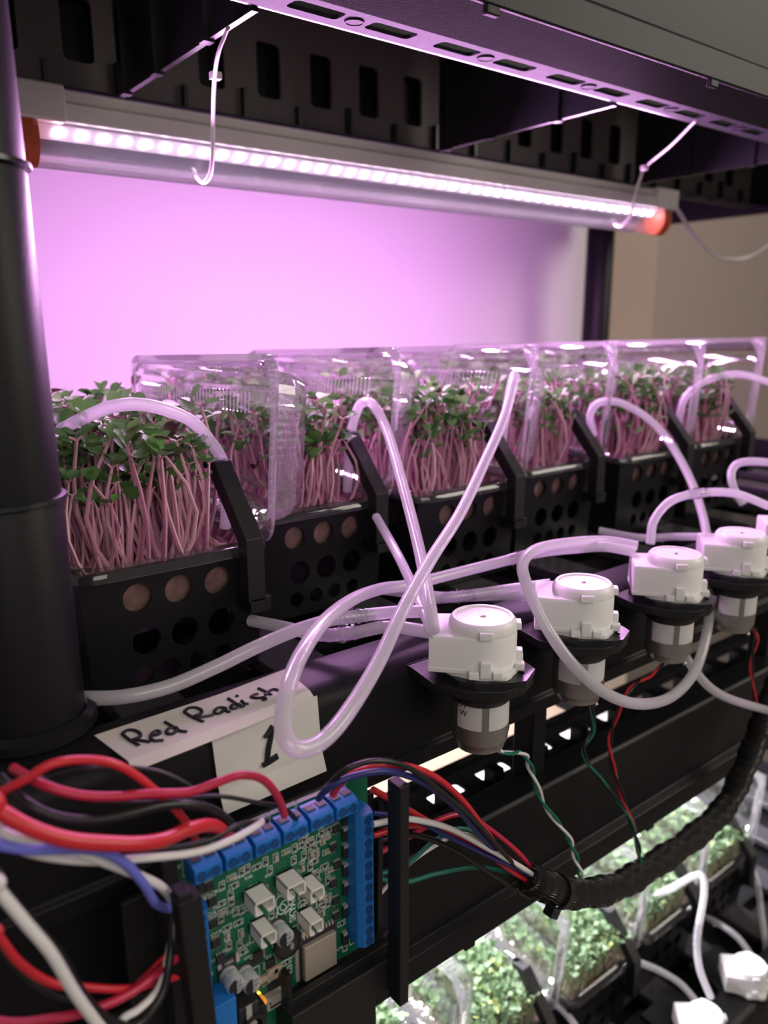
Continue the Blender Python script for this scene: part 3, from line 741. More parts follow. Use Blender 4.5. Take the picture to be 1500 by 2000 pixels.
tubing([(846, 1232, .248), (838, 1175, .262), (818, 1070, .30), (790, 960, .34), (757, 845, .385), (728, 790, .405), (704, 790, .415), (690, 826, .417), (683, 870, .418), (678, 960, .42)], R0, 'milky tube rising from nearest pump to the second basket arm')
tubing([(842, 1228, .250), (815, 1165, .275), (785, 1100, .31), (757, 1048, .34), (735, 1010, .37)], 0.0026, 'short straight milky tube leaning behind the nearest pump inlet')
tubing([(980, 880, .405), (985, 830, .395), (994, 775, .380), (1003, 736, .365), (1004, 745, .358), (985, 815, .345), (950, 895, .325), (900, 1000, .30), (840, 1095, .275), (790, 1185, .255), (738, 1295, .235), (680, 1390, .220), (632, 1445, .213), (588, 1464, .210), (562, 1450, .212), (552, 1410, .218), (562, 1345, .228), (590, 1275, .245), (635, 1212, .268), (690, 1170, .290), (745, 1150, .302), (800, 1142, .306), (900, 1117, .306), (1000, 1092, .302), (1060, 1078, .298), (1115, 1072, .292), (1180, 1068, .282), (1240, 1078, .268)], R0, 'long milky tube looping in front of the number label', (0.86,))
tubing([(1160, 850, .405), (1152, 812, .405), (1172, 786, .400), (1220, 790, .385), (1285, 835, .36), (1338, 915, .33), (1372, 1005, .30), (1386, 1100, .275), (1386, 1200, .255), (1362, 1300, .238), (1315, 1358, .228), (1250, 1375, .224), (1180, 1352, .226), (1112, 1290, .234), (1062, 1215, .246), (1028, 1140, .26), (1022, 1098, .272), (1050, 1072, .282), (1110, 1060, .288), (1180, 1056, .287), (1245, 1066, .272)], R0, 'big oval tube loop hanging around the third pump')
tubing([(155, 1364, .318), (240, 1361, .305), (330, 1341, .298), (420, 1303, .294), (500, 1264, .292), (570, 1234, .292), (640, 1212, .290), (700, 1203, .285), (765, 1196, .276), (850, 1193, .258)], R0, 'milky tube running left along the shelf past the front post', (0.76,))
tubing([(490, 1212, .345), (560, 1226, .32), (620, 1240, .302), (690, 1236, .286), (760, 1224, .272), (850, 1236, .250)], R0, 'milky tube joined by barb connector left of nearest pump', (0.54,))
tubing([(735, 1150, .345), (800, 1158, .325), (870, 1166, .308), (930, 1160, .298), (1000, 1150, .286), (1075, 1140, .270)], R0 * .95, 'upper of two tubes entering the second pump from left', (0.48,))
tubing([(845, 1170, .325), (900, 1166, .305), (960, 1163, .294), (1020, 1163, .280), (1075, 1172, .262)], R0 * .95, 'lower of two tubes entering the second pump from left')
tubing([(1325, 880, .405), (1328, 810, .40), (1345, 768, .395), (1395, 738, .385), (1450, 732, .372), (1520, 752, .355)], R0, 'milky tube arching from the fifth basket arm at right')
tubing([(1270, 1062, .29), (1278, 1015, .293), (1315, 976, .292), (1380, 962, .285), (1440, 965, .275), (1500, 988, .262)], R0 * .95, 'small tube arch behind the third and fourth pumps', (0.55,))
tubing([(1170, 1036, .345), (1250, 1050, .320), (1320, 1048, .302), (1390, 1050, .278), (1425, 1060, .262)], R0 * .85, 'thin pale tube running into the fourth pump', (0.4,))
tubing([(1320, 1238, .262), (1350, 1300, .252), (1410, 1358, .245), (1530, 1396, .238)], R0 * .95, 'pale tube dropping right from below the third pump')
tubing([(1452, 985, .30), (1432, 950, .31), (1430, 918, .315), (1455, 902, .31), (1530, 905, .295)], R0, 'short hooked tube at the right picture edge')
tubing([(1222, 1850, .395), (1226, 1800, .392), (1262, 1760, .375), (1315, 1733, .355), (1352, 1712, .340), (1372, 1712, .332), (1375, 1748, .322), (1362, 1830, .305), (1366, 1890, .296), (1388, 1948, .285)], R0, 'white tube bending sharply down to the bottom corner pump', (0.78,))
tubing([(1250, 1880, .35), (1290, 1897, .335), (1330, 1922, .318), (1365, 1962, .30)], R0, 'short white tube from bottom tray to the corner pump')
tubing([(1345, 1648, .405), (1390, 1634, .395), (1440, 1655, .375), (1475, 1710, .35), (1488, 1790, .325), (1500, 1880, .300)], R0, 'white tube arching at the bottom right edge', (0.7,))
tubing([(1360, 1784, .37), (1400, 1802, .345), (1440, 1830, .32), (1470, 1870, .30)], R0, 'white tube running to bottom right edge pump', (0.3,))
tubing([(1000, 2010, .40), (1010, 1950, .392), (1030, 1935, .385), (1070, 1950, .37), (1110, 1985, .352), (1140, 2030, .335)], R0, 'white tube at the bottom centre below the black beam')

# ------------------------------------------------------------ paper labels with handwriting
tp = thing('masking_tape', 'cream masking tape handwritten Red Radish on the black rail', 'label', at(390, 1400, Z=-0.158))
TZ = -0.1574
co = [at(184, 1436, Z=TZ), at(300, 1398, Z=TZ), at(430, 1355, Z=TZ), at(556, 1307, Z=TZ)]
cb = [at(250, 1486, Z=TZ), at(355, 1446, Z=TZ), at(470, 1402, Z=TZ), at(604, 1347, Z=TZ)]
cd = [q + Vector((0, -0.0045, -0.0022)) for q in cb]
lp = [[a, (a + b) / 2, b, d] for a, b, d in zip(co, cb, cd)]
m = MB()
for k in range(3):
    for j in range(3):
        q = [lp[k][j], lp[k + 1][j], lp[k + 1][j + 1], lp[k][j + 1]]
        m.add(q + [v + Vector((0, 0, -0.0003)) for v in q], [(0, 1, 2, 3), (7, 6, 5, 4), (0, 4, 5, 1), (1, 5, 6, 2), (2, 6, 7, 3), (3, 7, 4, 0)])
m.build('tape_strip', TAPE, tp)
def stroke(mb, pts, w, fn):
    q = [fn(170 + a / 3.125, 1290 + b / 3.125) for a, b in pts]
    mb.tube(spline(q, 6), w, 7)
RD = [[(216, 452), (262, 488), (318, 520)], [(216, 452), (240, 430), (285, 428), (325, 448), (318, 472), (280, 486), (300, 488), (350, 494), (385, 500)],
      [(390, 462), (430, 455), (448, 440), (425, 432), (396, 448), (388, 472), (405, 492), (440, 492), (468, 490)],
      [(550, 412), (515, 412), (488, 428), (490, 448), (515, 452), (540, 438), (552, 416)], [(476, 378), (515, 400), (560, 430), (610, 438)],
      [(594, 316), (640, 346), (710, 376)], [(594, 316), (618, 294), (660, 290), (698, 306), (690, 330), (655, 342), (690, 348), (740, 342), (770, 334)],
      [(838, 290), (800, 292), (778, 312), (790, 328), (822, 318), (842, 292), (850, 310), (872, 318)],
      [(932, 272), (900, 268), (878, 284), (890, 298), (918, 290), (932, 272)], [(862, 234), (895, 255), (935, 285), (960, 278)],
      [(944, 248), (965, 268), (985, 266)], [(913, 217), (919, 222)],
      [(1040, 210), (1012, 214), (998, 228), (1030, 240), (1052, 246), (1040, 258), (1010, 262)],
      [(1042, 172), (1085, 200), (1130, 226), (1142, 216)], [(1088, 214), (1110, 190), (1140, 178), (1165, 184), (1192, 188)]]
RD[12] = [(1045, 206), (1015, 213), (1005, 226), (1040, 232), (1082, 228), (1090, 238), (1070, 246)]
RD[13] = [(1046, 172), (1090, 192), (1125, 212)]
m = MB()
for s_ in RD: stroke(m, s_, 0.00082, lambda u, v: at(u, v, Z=TZ + 0.0001))
m.build('handwriting', INK, tp)
LY = 0.2672
nl = thing('number_card', 'white paper card marked with a black number one on the apron', 'label', at(520, 1470, Y=LY))
q = [at(412, 1438, Y=LY), at(618, 1358, Y=LY), at(630, 1499, Y=LY), at(432, 1584, Y=LY)]
n = 6; top = [q[0].lerp(q[1], i / n) for i in range(n + 1)]; bot = [q[3].lerp(q[2], i / n) for i in range(n + 1)]
loops = []
for k in range(5):
    f_ = k / 4
    loops.append([a.lerp(b, f_) + Vector((0, -0.0006 - 0.0030 * max(0, f_ - 0.6) ** 2 * 6, 0)) for a, b in zip(top, bot)])
m = MB().loft(loops, False, False, False)
m.loft([[p + Vector((0, .0004, 0)) for p in l] for l in loops], False, False, False)
m.build('card', PAPER, nl)
m = MB()
f1 = lambda u, v: at(u, v, Y=LY - 0.0008)
for s_, w_ in (([(1130, 395), (1110, 430), (1082, 470)], .0009), ([(1128, 400), (1120, 470), (1106, 540), (1098, 615)], .0013), ([(1120, 420), (1095, 465)], .0011), ([(1066, 640), (1105, 612), (1160, 575)], .0010), ([(1075, 645), (1120, 620), (1165, 590)], .0009)): stroke(m, s_, w_, f1)
m.build('numeral', INK, nl)

# ------------------------------------------------------------ circuit board and its printed holder
BY = 0.235
def c5(a, b, h=0.0): return at(300 + a / 3, 1500 + b / 3, Y=BY - h)
def c3(a, b, h=0.0): return at(300 + a / 5.715, 1650 + b / 5.715, Y=BY - h)
def c4(a, b, h=0.0): return at(500 + a / 5.715, 1650 + b / 5.715, Y=BY - h)
pcb = thing('circuit_board', 'green controller circuit board with blue terminals in a black holder', 'circuit board', (0.126, BY, -0.29))
TH = 0.0016
MB().plate(rrect(0.1270, -0.234, 0.0440, 0.0515, 0.002, 3), [circ(0.0862, -0.1865, .0012, 12), circ(0.1665, -0.281, .0016, 12)], lambda a, b: (a, BY, b), (0, TH, 0)).build('board', PCBM, pcb)
def onb(name, p, sx, sz, h, m, parent=None, bevel=0.0, h0=0.0):
    return MB().box((p.x, BY - h0 - h / 2, p.z), (sx, h, sz)).build(name, m, parent or pcb, bevel=bevel)
# top row of two-way screw terminals
def terminal(cx, cz, up, label=None):
    # up=True: wire mouths face +z (top row); else wire mouths face +x (right column)
    t_ = MB(); a = Vector((1, 0, 0)) if up else Vector((0, 0, 1)); b = Vector((0, 0, 1)) if up else Vector((1, 0, 0)); n = Vector((0, -1, 0))
    def W(x, y, h): return Vector((cx, BY, cz)) + a * x + b * y + n * h
    prof = [(-0.0042, 0), (-0.0042, 0.0075), (-0.0022, 0.0100), (0.0030, 0.0100), (0.0042, 0.0060), (0.0042, 0)]
    t_.loft([[W(x, y, h) for y, h in prof] for x in (-0.0052, 0.0052)])
    o = t_.build('terminal_block', BLUE, pcb, bevel=0.0003)
    for x in (-0.0026, 0.0026):
        MB().lathe([(0.0019, 0), (0.0019, 0.0004), (0.0015, 0.0004), (0.0015, -0.0004)], W(x, 0.0003, 0.0099), n, 16).build('screw_well', BLUED, o)
        s_ = MB().lathe([(0.0013, 0), (0.0013, 0.0003)], W(x, 0.0003, 0.0099), n, 14); s_.build('screw', BLUED, o)
        m_ = MB(); c = W(x, 0.0040, 0.0046)
        m_.box(c, (0.0036 if up else 0.0012, 0.0034, 0.0012 if up else 0.0036)); m_.build('wire_clamp', CLMP if up else BLUED, o)
    MB().box(W(0, 0.0003, 0.0101), (0.0004 if up else 0.0030, 0.0004, 0.0030 if up else 0.0004)).build('divider', BLUED, o)
    return o
for k in range(6): terminal(0.0945 + 0.0119 * k, -0.1875, True)
for k in range(6): terminal(0.1635, -0.1985 - 0.0106 * k, False)
for k in range(8):
    o = terminal(0.0900, -0.2065 - 0.0106 * k, False)
# silkscreen border lines and white connectors
def jst(p, horizontal, w_=0.0078):
    o = MB(); x, z = p.x, p.z; h = 0.0100; tk = 0.0008
    W2, H2 = w_ / 2, 0.0029
    o.box((x, BY - 0.0008, z), (w_, 0.0016, 2 * H2))
    o.box((x, BY - h / 2, z + H2 - tk / 2), (w_, h, tk)); o.box((x - W2 + tk / 2, BY - h / 2, z), (tk, h, 2 * H2)); o.box((x + W2 - tk / 2, BY - h / 2, z), (tk, h, 2 * H2))
    o.box((x - W2 * .62, BY - h / 2, z - H2 + tk / 2), (w_ * .38, h, tk)); o.box((x + W2 * .62, BY - h / 2, z - H2 + tk / 2), (w_ * .38, h, tk))
    b_ = o.build('white_connector', JST, pcb, bevel=0.0002)
    for q in (-1, 0, 1): MB().box((x + q * w_ * .26, BY - .004, z), (0.0005, 0.0075, 0.0005)).build('pin', TIN, b_)
for a, b, w_ in ((605, 755, .0085), (788, 665, .0085), (910, 690, .0066), (905, 880, .0066), (628, 945, .0068)):
    jst(c5(a, b, .0035), True, w_)
# electrolytic capacitors
for a, b, s_ in ((465, 1250, 'RT\n100\n35V'), (560, 1245, 'LAH\nA001\n01'), (755, 975, 'RT\n100\n35V')):
    p = c5(a, b, .005); r = 0.0036; h = 0.0080
    bs = MB().box((p.x, BY - 0.0005, p.z), (0.0082, 0.0010, 0.0082)).build('capacitor_base', CHIP, pcb, bevel=0.0008)
    cn = MB().lathe([(r, 0.001), (r, 0.0017), (r * .93, 0.0022), (r, 0.0028), (r, h - .0004), (r * .94, h)], (p.x, BY, p.z), (0, -1, 0), 28).build('capacitor', CAPM, pcb, smooth=True)
    hf = [(p.x + r * .9 * math.cos(math.pi / 2 + math.pi * i / 10), BY - h - .0001, p.z + r * .9 * math.sin(math.pi / 2 + math.pi * i / 10)) for i in range(11)]
    MB().loft([hf, [(x, y - .0001, z) for x, y, z in hf]]).build('polarity_mark', INK, cn)
    text('marking', s_, (p.x + .0010, BY - h - .0002, p.z), (1, 0, 0), (0, 0, 1), 0.0018, INK, cn)
p = c5(788, 1032, .002)
ind = MB().lathe([(0.0060, 0), (0.0062, 0.0012), (0.0062, 0.0026), (0.0055, 0.0032), (0.0047, 0.0034), (0.0046, 0.0030)], (p.x, BY, p.z), (0, -1, 0), 36).build('inductor', CHIP, pcb, smooth=True)
text('marking', '101', (p.x + .0012, BY - .0032, p.z - .0005), (0, 0, 1), (-1, 0, 0), 0.0024, SILK, ind)
# radio module with metal shield
p = c5(968, 1090, .002)
mod = onb('radio_module', p, 0.0185, 0.0205, 0.0009, CHIP)
MB().box((p.x + .0003, BY - 0.0021, p.z - .0006), (0.0158, 0.0026, 0.0165)).build('shield', SHIELD, mod, bevel=0.0005)
for k in range(11): MB().box((p.x - 0.0078 + 0.00156 * k, BY - .0006, p.z + .0108), (0.0008, 0.0012, 0.0018)).build('pad', TIN, mod)
for k in range(13): MB().box((p.x - 0.0098, BY - .0006, p.z - 0.0080 + 0.0013 * k), (0.0016, 0.0012, 0.0007)).build('pad', TIN, mod)
for k in range(4): text('shield_print', ('........', 'ooo oooo ooo', 'oo ooo oooo o', 'oooo oo')[k].replace('o', '-'), (p.x, BY - .0035, p.z - .0015 - .0016 * k), (1, 0, 0), (0, 0, 1), 0.0014, CER, mod) if k else None
# usb socket, dc jack, blue relay, lit led
p = c5(705, 1352, .002)
us = MB().plate(rrect(p.x, p.z, 0.0040, 0.0028, 0.0008, 3), [], lambda a, b: (a, BY - .0038, b), (0, 0.0036, 0)).build('usb_socket', TIN, pcb, bevel=0.0003)
MB().box((p.x, BY - .0039, p.z - .0012), (0.0056, 0.0004, 0.0008)).build('socket_mouth', CHIP, us)
for q in (-1, 1): MB().box((p.x + q * .0027, BY - .0039, p.z + .0008), (0.0006, 0.0003, 0.0010)).build('shell_slot', CHIP, us)
p = c5(522, 1405, .004)
jk = MB().box((p.x, BY - .005, p.z), (0.0090, 0.0100, 0.0120)).build('power_jack', CHIP, pcb, bevel=0.0012)
MB().lathe([(0.0050, 0), (0.0050, 0.0020), (0.0034, 0.0020), (0.0034, 0.0005)], (p.x + .001, BY - .0095, p.z - .0035), (0, -1, 0), 24).build('jack_barrel', BLKG, jk, smooth=True)
MB().box((p.x - .0005, BY - .0105, p.z + .0015), (0.0024, 0.0006, 0.0105)).build('contact_strip', TIN, jk, bevel=0.0002)
MB().lathe([(0.0016, 0), (0.0016, .0005), (0.0007, .0007)], (p.x + .0007, BY - .0108, p.z - .0022), (0, -1, 0), 16).build('rivet', SOLD, jk, smooth=True)
p = c5(375, 1462, .006); onb('relay', p, 0.0120, 0.0190, 0.0105, BLUE, bevel=0.0005)
p = c5(612, 1338, .001); onb('lit_led', p, 0.0026, 0.0024, 0.0014, AMB, bevel=0.0005)
ld_ = bpy.data.lights.new('amber_led_light', 'POINT'); ld_.energy = 0.004; ld_.color = (1, .6, .1); ld_.shadow_soft_size = .001
lo_ = bpy.data.objects.new('amber_led_light', ld_); COL.objects.link(lo_); lo_.location = Vector((p.x, BY - .004, p.z)) + Vector((0, 0, LIFT))
p = c5(630, 1370, .004); onb('button_cap', p, 0.0036, 0.0022, 0.0058, AMB2, bevel=0.0006)
p = c5(634, 1440, .008); onb('button_stem', p, 0.0030, 0.0090, 0.0090, PRT, bevel=0.0004)
# chips with legs
def ic(p, sx, sz, n, vertical=True, h=0.0015):
    c = MB().box((p.x, BY - h / 2 - .0002, p.z), (sx, h, sz)).build('chip', CHIP, pcb, bevel=0.0002)
    l = MB()
    for k in range(n):
        for s in (-1, 1):
            if vertical: l.box((p.x + s * (sx / 2 + .0006), BY - .0005, p.z + (k - (n - 1) / 2) * sz / n), (0.0012, 0.0004, 0.0005))
            else: l.box((p.x + (k - (n - 1) / 2) * sx / n, BY - .0005, p.z + s * (sz / 2 + .0005)), (0.0005, 0.0004, 0.0010))
    l.build('chip_legs', TIN, c)
for a, b, sx, sz, n, v in ((605, 1097, .0042, .0050, 4, 1), (700, 1252, .0052, .0046, 5, 0), (678, 1135, .0040, .0034, 3, 1), (385, 1110, .0034, .0036, 3, 0), (338, 775, .0034, .0034, 4, 0), (344, 902, .0034, .0034, 4, 0),
                           (358, 1017, .0034, .0034, 4, 0), (320, 685, .0034, .0034, 4, 0), (1045, 460, .0030, .0030, 4, 0), (1068, 560, .0030, .0030, 4, 0), (1045, 670, .0030, .0030, 4, 0), (1060, 770, .0030, .0030, 4, 0), (1062, 860, .0030, .0028, 4, 0), (1062, 350, .0032, .0032, 4, 0)):
    ic(c5(a, b), sx, sz, n, bool(v))
for a, b in ((282, 788), (294, 912), (300, 1030), (322, 1228), (270, 680), (1112, 380), (1115, 480), (1115, 590), (1116, 700), (1114, 830), (1112, 990), (1112, 290)):
    p = c5(a, b); d = onb('diode', p, 0.0026, 0.0056, 0.0018, CHIP, bevel=0.0002)
    MB().box((p.x, BY - .0010, p.z + .0027), (0.0020, 0.0019, 0.0014)).build('solder_end', TIN, d)
p = c5(435, 1130); rs = onb('large_resistor', p, 0.0080, 0.0040, 0.0007, CHIP)
for s in (-1, 1): MB().box((p.x + s * .0038, BY - .0004, p.z), (0.0014, 0.0009, 0.0041)).build('solder_end', TIN, rs)
text('marking', '1202', (p.x, BY - .0008, p.z), (1, 0, 0), (0, 0, 1), 0.0019, SILK, rs)
# small resistors: body with two tinned ends, one shared mesh
rm = MB().box((0, -.0003, 0), (0.0009, 0.0006, 0.0012)); rm.box((0, -.0003, 0.0009), (0.0010, 0.0007, 0.0006), None, 1); rm.box((0, -.0003, -0.0009), (0.0010, 0.0007, 0.0006), None, 1)
rme = rm.mesh('small_resistor', [CHIP, TIN]); cme = MB().box((0, -.0005, 0), (0.0011, 0.0010, 0.0014)).box((0, -.0005, .0010), (0.0012, 0.0011, .0006), None, 1).box((0, -.0005, -.0010), (0.0012, 0.0011, .0006), None, 1).mesh('small_capacitor', [CER, TIN])
sl = MB()
def ring(p, sx, sz, th=0.00018):
    for s in (-1, 1):
        sl.box((p.x + s * sx, BY - .0001, p.z), (th, .0002, 2 * sz)); sl.box((p.x, BY - .0001, p.z + s * sz), (2 * sx, .0002, th))
rr_ = random.Random(5)
RS = [(455, 640), (515, 610), (548, 590), (605, 578), (655, 548), (715, 525), (395, 795), (478, 840), (515, 830), (497, 905), (512, 970), (503, 1035), (520, 1080), (690, 860), (820, 540), (775, 490), (825, 470),
      (338, 1335), (400, 1320), (968, 785), (990, 845), (1100, 910), (1120, 1050), (400, 690), (430, 935), (430, 985), (440, 1040), (470, 690), (450, 740), (455, 780), (405, 840), (395, 880), (680, 600), (780, 1135), (795, 1180), (1165, 905), (1155, 960), (1190, 970), (1160, 1010), (1215, 945)]
for _ in range(58): RS.append((rr_.uniform(865, 1030), rr_.uniform(350, 820)))
for i, (a, b) in enumerate(RS):
    p = c5(a, b)
    place('small_resistor' if i % 5 else 'small_capacitor', rme if i % 5 else cme, pcb, (p.x, BY, p.z), (0, (0 if i % 3 else 1.5708), 0))
    ring(p, 0.0011 if i % 3 else 0.0019, 0.0019 if i % 3 else 0.0011)
for a, b in ((690, 1180), (715, 1170), (690, 1210), (630, 1230), (885, 950)):
    p = c5(a, b); d = onb('ceramic_capacitor', p, 0.0044, 0.0026, 0.0018, CER, bevel=.0002)
    MB().box((p.x - .0021, BY - .0010, p.z), (0.0010, 0.0020, 0.0027)).build('solder_end', TIN, d)
for a, b in ((605, 755), (788, 665), (910, 690), (905, 880), (628, 945)):
    p = c5(a, b + 4, .0); ring(p, .0050, .0034)
for k in range(6): ring(Vector((0.0945 + 0.0119 * k, 0, -0.1865)), .0056, .0056)
ring(c5(788, 1032), .0066, .0070); ring(c5(465, 1250), .0045, .0045); ring(c5(560, 1245), .0045, .0045)
# printed emblem: three joined loops
e0 = c5(758, 815); em = []
for k in range(61):
    a = 2 * math.pi * k / 60; r_ = 0.0046 + 0.0013 * math.cos(3 * a)
    em.append((e0.x + r_ * math.cos(a) * 0.78, BY - .0001, e0.z + r_ * math.sin(a) * 1.1))
sl.tube(em, 0.00026, 5)
for s in (-1, 1):
    sl.tube([(e0.x + .0006 * s + .0019 * math.cos(a_), BY - .0001, e0.z + .0006 * s + .0022 * math.sin(a_)) for a_ in [2 * math.pi * k / 24 for k in range(25)]], 0.00026, 5)
sl.build('silkscreen_lines', SILK, pcb)
text('board_lettering', 'SKYACRE', c5(812, 790) , (0, 0, 1), (-1, 0, 0), 0.0042, SILK, pcb, bold=.00008)
for s_, a, b, sz in (('LED8', 118, 590, .0022), ('Q17', 333, 742, .0024), ('LED16', 322, 858, .0022), ('Q18', 338, 872, .0024), ('Q19', 365, 968, .0024), ('C11', 545, 1155, .0022), ('USB2', 716, 1283, .0022), ('D3', 672, 1105, .0020), ('R47', 672, 628, .002),
                     ('F5-4', 580, 690, .0020), ('F5-3', 765, 612, .0020), ('R57', 398, 865, .0019), ('R54', 385, 715, .0019), ('R67', 400, 850, .0019), ('R61', 430, 1000, .0019), ('R62', 430, 1060, .0019), ('R63', 440, 1065, .0019), ('R55', 370, 810, .002), ('R58', 447, 845, .002),
                     ('R45', 545, 1035, .002), ('R46', 535, 1080, .002), ('R42', 375, 1325, .002), ('U4', 546, 1110, .002), ('LED20', 335, 1135, .002), ('R50', 490, 640, .002), ('R48', 555, 640, .002), ('R53', 480, 645, .002), ('R71', 900, 420, .002), ('R72', 940, 520, .002), ('Q11', 1040, 640, .002), ('R75', 990, 600, .002), ('C4', 690, 1130, .002), ('U1', 652, 1270, .002), ('L1', 705, 1040, .002), ('R79', 1085, 1060, .002)):
    text('reference_print', s_, c5(a, b), (1, 0, 0), (0, 0, 1), sz, SILK, pcb)

hd = thing('board_holder', 'black printed holder clamping the green circuit board to the rail', 'holder', (0.13, 0.255, -0.345))
# back plate, posts, bottom cradle
MB().bb((0.068, 0.2395, -0.335), (0.178, 0.2425, -0.196)).build('back_plate', PRT, hd, bevel=0.0008)
MB().bb((0.080, 0.2425, -0.320), (0.170, 0.2655, -0.290)).build('mount_block', PRT, hd, bevel=0.001)
def bar(name, a, b, wx, wy):
    d = b - a; lo = []
    for p in (a, b): lo.append([p + Vector((sx * wx / 2, sy * wy / 2, 0)) for sx, sy in ((-1, -1), (1, -1), (1, 1), (-1, 1))])
    return MB().loft(lo).build(name, PRT, hd, bevel=0.0006)
bar('right_post', at(778, 1526, Y=0.218), at(778, 1950, Y=0.218), 0.0050, 0.0085)
bar('right_web', at(740, 1560, Y=0.2385), at(735, 1900, Y=0.2385), 0.0030, 0.004)
bar('left_post', at(362, 1745, Y=0.214), at(402, 2060, Y=0.214), 0.0080, 0.0080)
bar('left_post_cap', at(353, 1735, Y=0.214), at(358, 1752, Y=0.214), 0.0050, 0.0070)
bar('left_wall', at(318, 1664, Y=0.234), at(352, 2060, Y=0.234), 0.0055, 0.012)
a = at(560, 1985, Y=0.226); b = at(765, 1858, Y=0.226)
cr = MB().bb((a.x, 0.222, a.z - 0.014), (b.x + .006, 0.2395, a.z + 0.002)); cr.build('cradle', PRT, hd, bevel=0.001)
p = at(560, 1920, Y=0.228)
MB().bb((p.x - .0010, 0.2262, a.z), (p.x + .0016, 0.2315, p.z + .0045)).build('cradle_lug', PRT, hd, bevel=0.0006)
MB().bb((p.x, 0.2262, a.z), (b.x + .002, 0.2295, a.z + .0055)).build('cradle_lip', PRT, hd, bevel=0.0006)

# ------------------------------------------------------------ wires
def wire(pts, r, m, label, per=8, Y=None):
    if pts[0][0] < -10:      # the loose ends go on to the left round the corner of the shelf
        u, v, y = pts[0]; pts = [(-420, 1700 + (v - 1700) * 0.35, 0.262), (-210, 1690 + (v - 1690) * 0.7, (y + 0.25) / 2)] + pts
    P3 = [at(p[0], p[1], Y=(p[2] if len(p) > 2 else Y)) for p in pts]
    sp = spline(P3, per); o = MB().tube(sp, r, 10).build('wire', m, None, True, loc=sp[len(sp) // 2])
    tag(o, label, 'wire'); return o
T = 0.228   # mouths of the top terminals
wire([(-30, 1560, .235), (0, 1548, .233), (50, 1522, .230), (100, 1493, .228), (160, 1484, .227), (220, 1491, .226), (270, 1518, .226), (320, 1560, .226), (352, 1592, .226), (375, 1625, .227), (388, 1655, T)], .0014, WRED, 'red wire arching highest on the left, down to first blue terminal')
wire([(25, 1500, .245), (80, 1531, .232), (150, 1552, .226), (220, 1556, .223), (300, 1550, .221), (370, 1547, .220), (420, 1530, .219), (470, 1514, .219), (512, 1522, .221), (540, 1552, .224), (556, 1592, T)], .0015, WPNK, 'crimson wire humping over the white card into the fourth terminal')
wire([(0, 1518, .240), (50, 1566, .226), (110, 1595, .221), (185, 1602, .219), (250, 1590, .219), (320, 1573, .220), (380, 1573, .221), (430, 1590, .224), (462, 1622, T)], .0016, WBLK, 'thick black wire sagging then rising to the second terminal')
wire([(85, 1522, .245), (160, 1503, .236), (230, 1499, .232), (300, 1505, .230), (350, 1524, .229), (382, 1548, .228), (400, 1585, .228), (406, 1645, T)], .0009, WBLK, 'thin black wire arching below the tape corner')
wire([(60, 1508, .245), (150, 1556, .233), (230, 1567, .228), (330, 1566, .226), (400, 1556, .225), (440, 1556, .225), (490, 1565, .226), (552, 1578, .227), (580, 1600, T)], .0008, WBLK, 'thin black wire running under the crimson wire')
wire([(-30, 1560, .212), (0, 1585, .210), (60, 1618, .207), (130, 1640, .206), (200, 1647, .206), (270, 1648, .207), (320, 1640, .210), (370, 1619, .214), (415, 1612, .219), (446, 1632, T - .002)], .0023, WRED, 'thickest red wire crossing to the second terminal')
wire([(-30, 1605, .214), (0, 1624, .212), (50, 1641, .211), (130, 1656, .211), (200, 1682, .212), (280, 1714, .215), (318, 1735, .219), (338, 1765, .232)], .0015, WWHT, 'white wire with printed lettering curving behind the left holder post')
wire([(-30, 1632, .220), (0, 1645, .217), (80, 1671, .215), (180, 1682, .214), (280, 1676, .214), (380, 1665, .214), (450, 1641, .216), (502, 1612, .222), (512, 1604, T)], .0013, WWHT, 'white wire running long and level to the third terminal')
wire([(-30, 1612, .225), (0, 1634, .222), (60, 1655, .220), (160, 1666, .219), (300, 1660, .219), (400, 1643, .219), (465, 1612, .222), (522, 1603, T)], .0010, WBLK, 'thin black wire close above the long level white wire')
wire([(-30, 1645, .211), (0, 1651, .210), (60, 1660, .209), (120, 1658, .209), (190, 1661, .209), (240, 1683, .210), (280, 1726, .213), (305, 1765, .219), (340, 1778, .232)], .0015, WBLU, 'violet blue wire curving down behind the left holder post')
wire([(-20, 1715, .205), (0, 1742, .204), (50, 1802, .203), (100, 1862, .202), (140, 1930, .203), (175, 1980, .204), (215, 2030, .205)], .0017, WWHT, 'white wire dropping diagonally at the lower left corner')
wire([(-20, 1700, .211), (0, 1728, .210), (60, 1800, .209), (115, 1862, .209), (155, 1930, .209), (200, 1982, .210), (262, 2004, .212), (315, 1945, .215), (332, 1870, .219), (336, 1790, .228)], .0014, WBLK, 'black wire looping down beside the diagonal white wire')
wire([(-20, 1808, .222), (0, 1832, .220), (40, 1882, .218), (100, 1920, .217), (170, 1929, .217), (260, 1930, .219), (352, 1906, .230)], .0013, WRED, 'red wire sagging across the lower left into the holder')
wire([(-20, 1992, .216), (100, 1990, .214), (190, 1969, .214), (260, 1936, .216), (310, 1897, .220), (352, 1865, .231)], .0015, WPNK, 'red wire rising from the bottom left edge to holder')
wire([(-20, 1825, .228), (0, 1852, .226), (60, 1917, .224), (130, 1951, .223), (220, 1951, .223), (300, 1930, .226), (352, 1888, .232)], .0011, WBLK, 'black wire sagging below the red one at lower left')
wire([(205, 2030, .214), (240, 1990, .214), (272, 1970, .215), (310, 1930, .218), (328, 1870, .222), (340, 1795, .230)], .0013, WWHT, 'pale wire curving up to the holder at bottom left')
wire([(240, 1945, .222), (290, 1900, .223), (322, 1868, .226), (350, 1850, .232)], .0009, WRED, 'thin short red wire entering the holder at lower left')
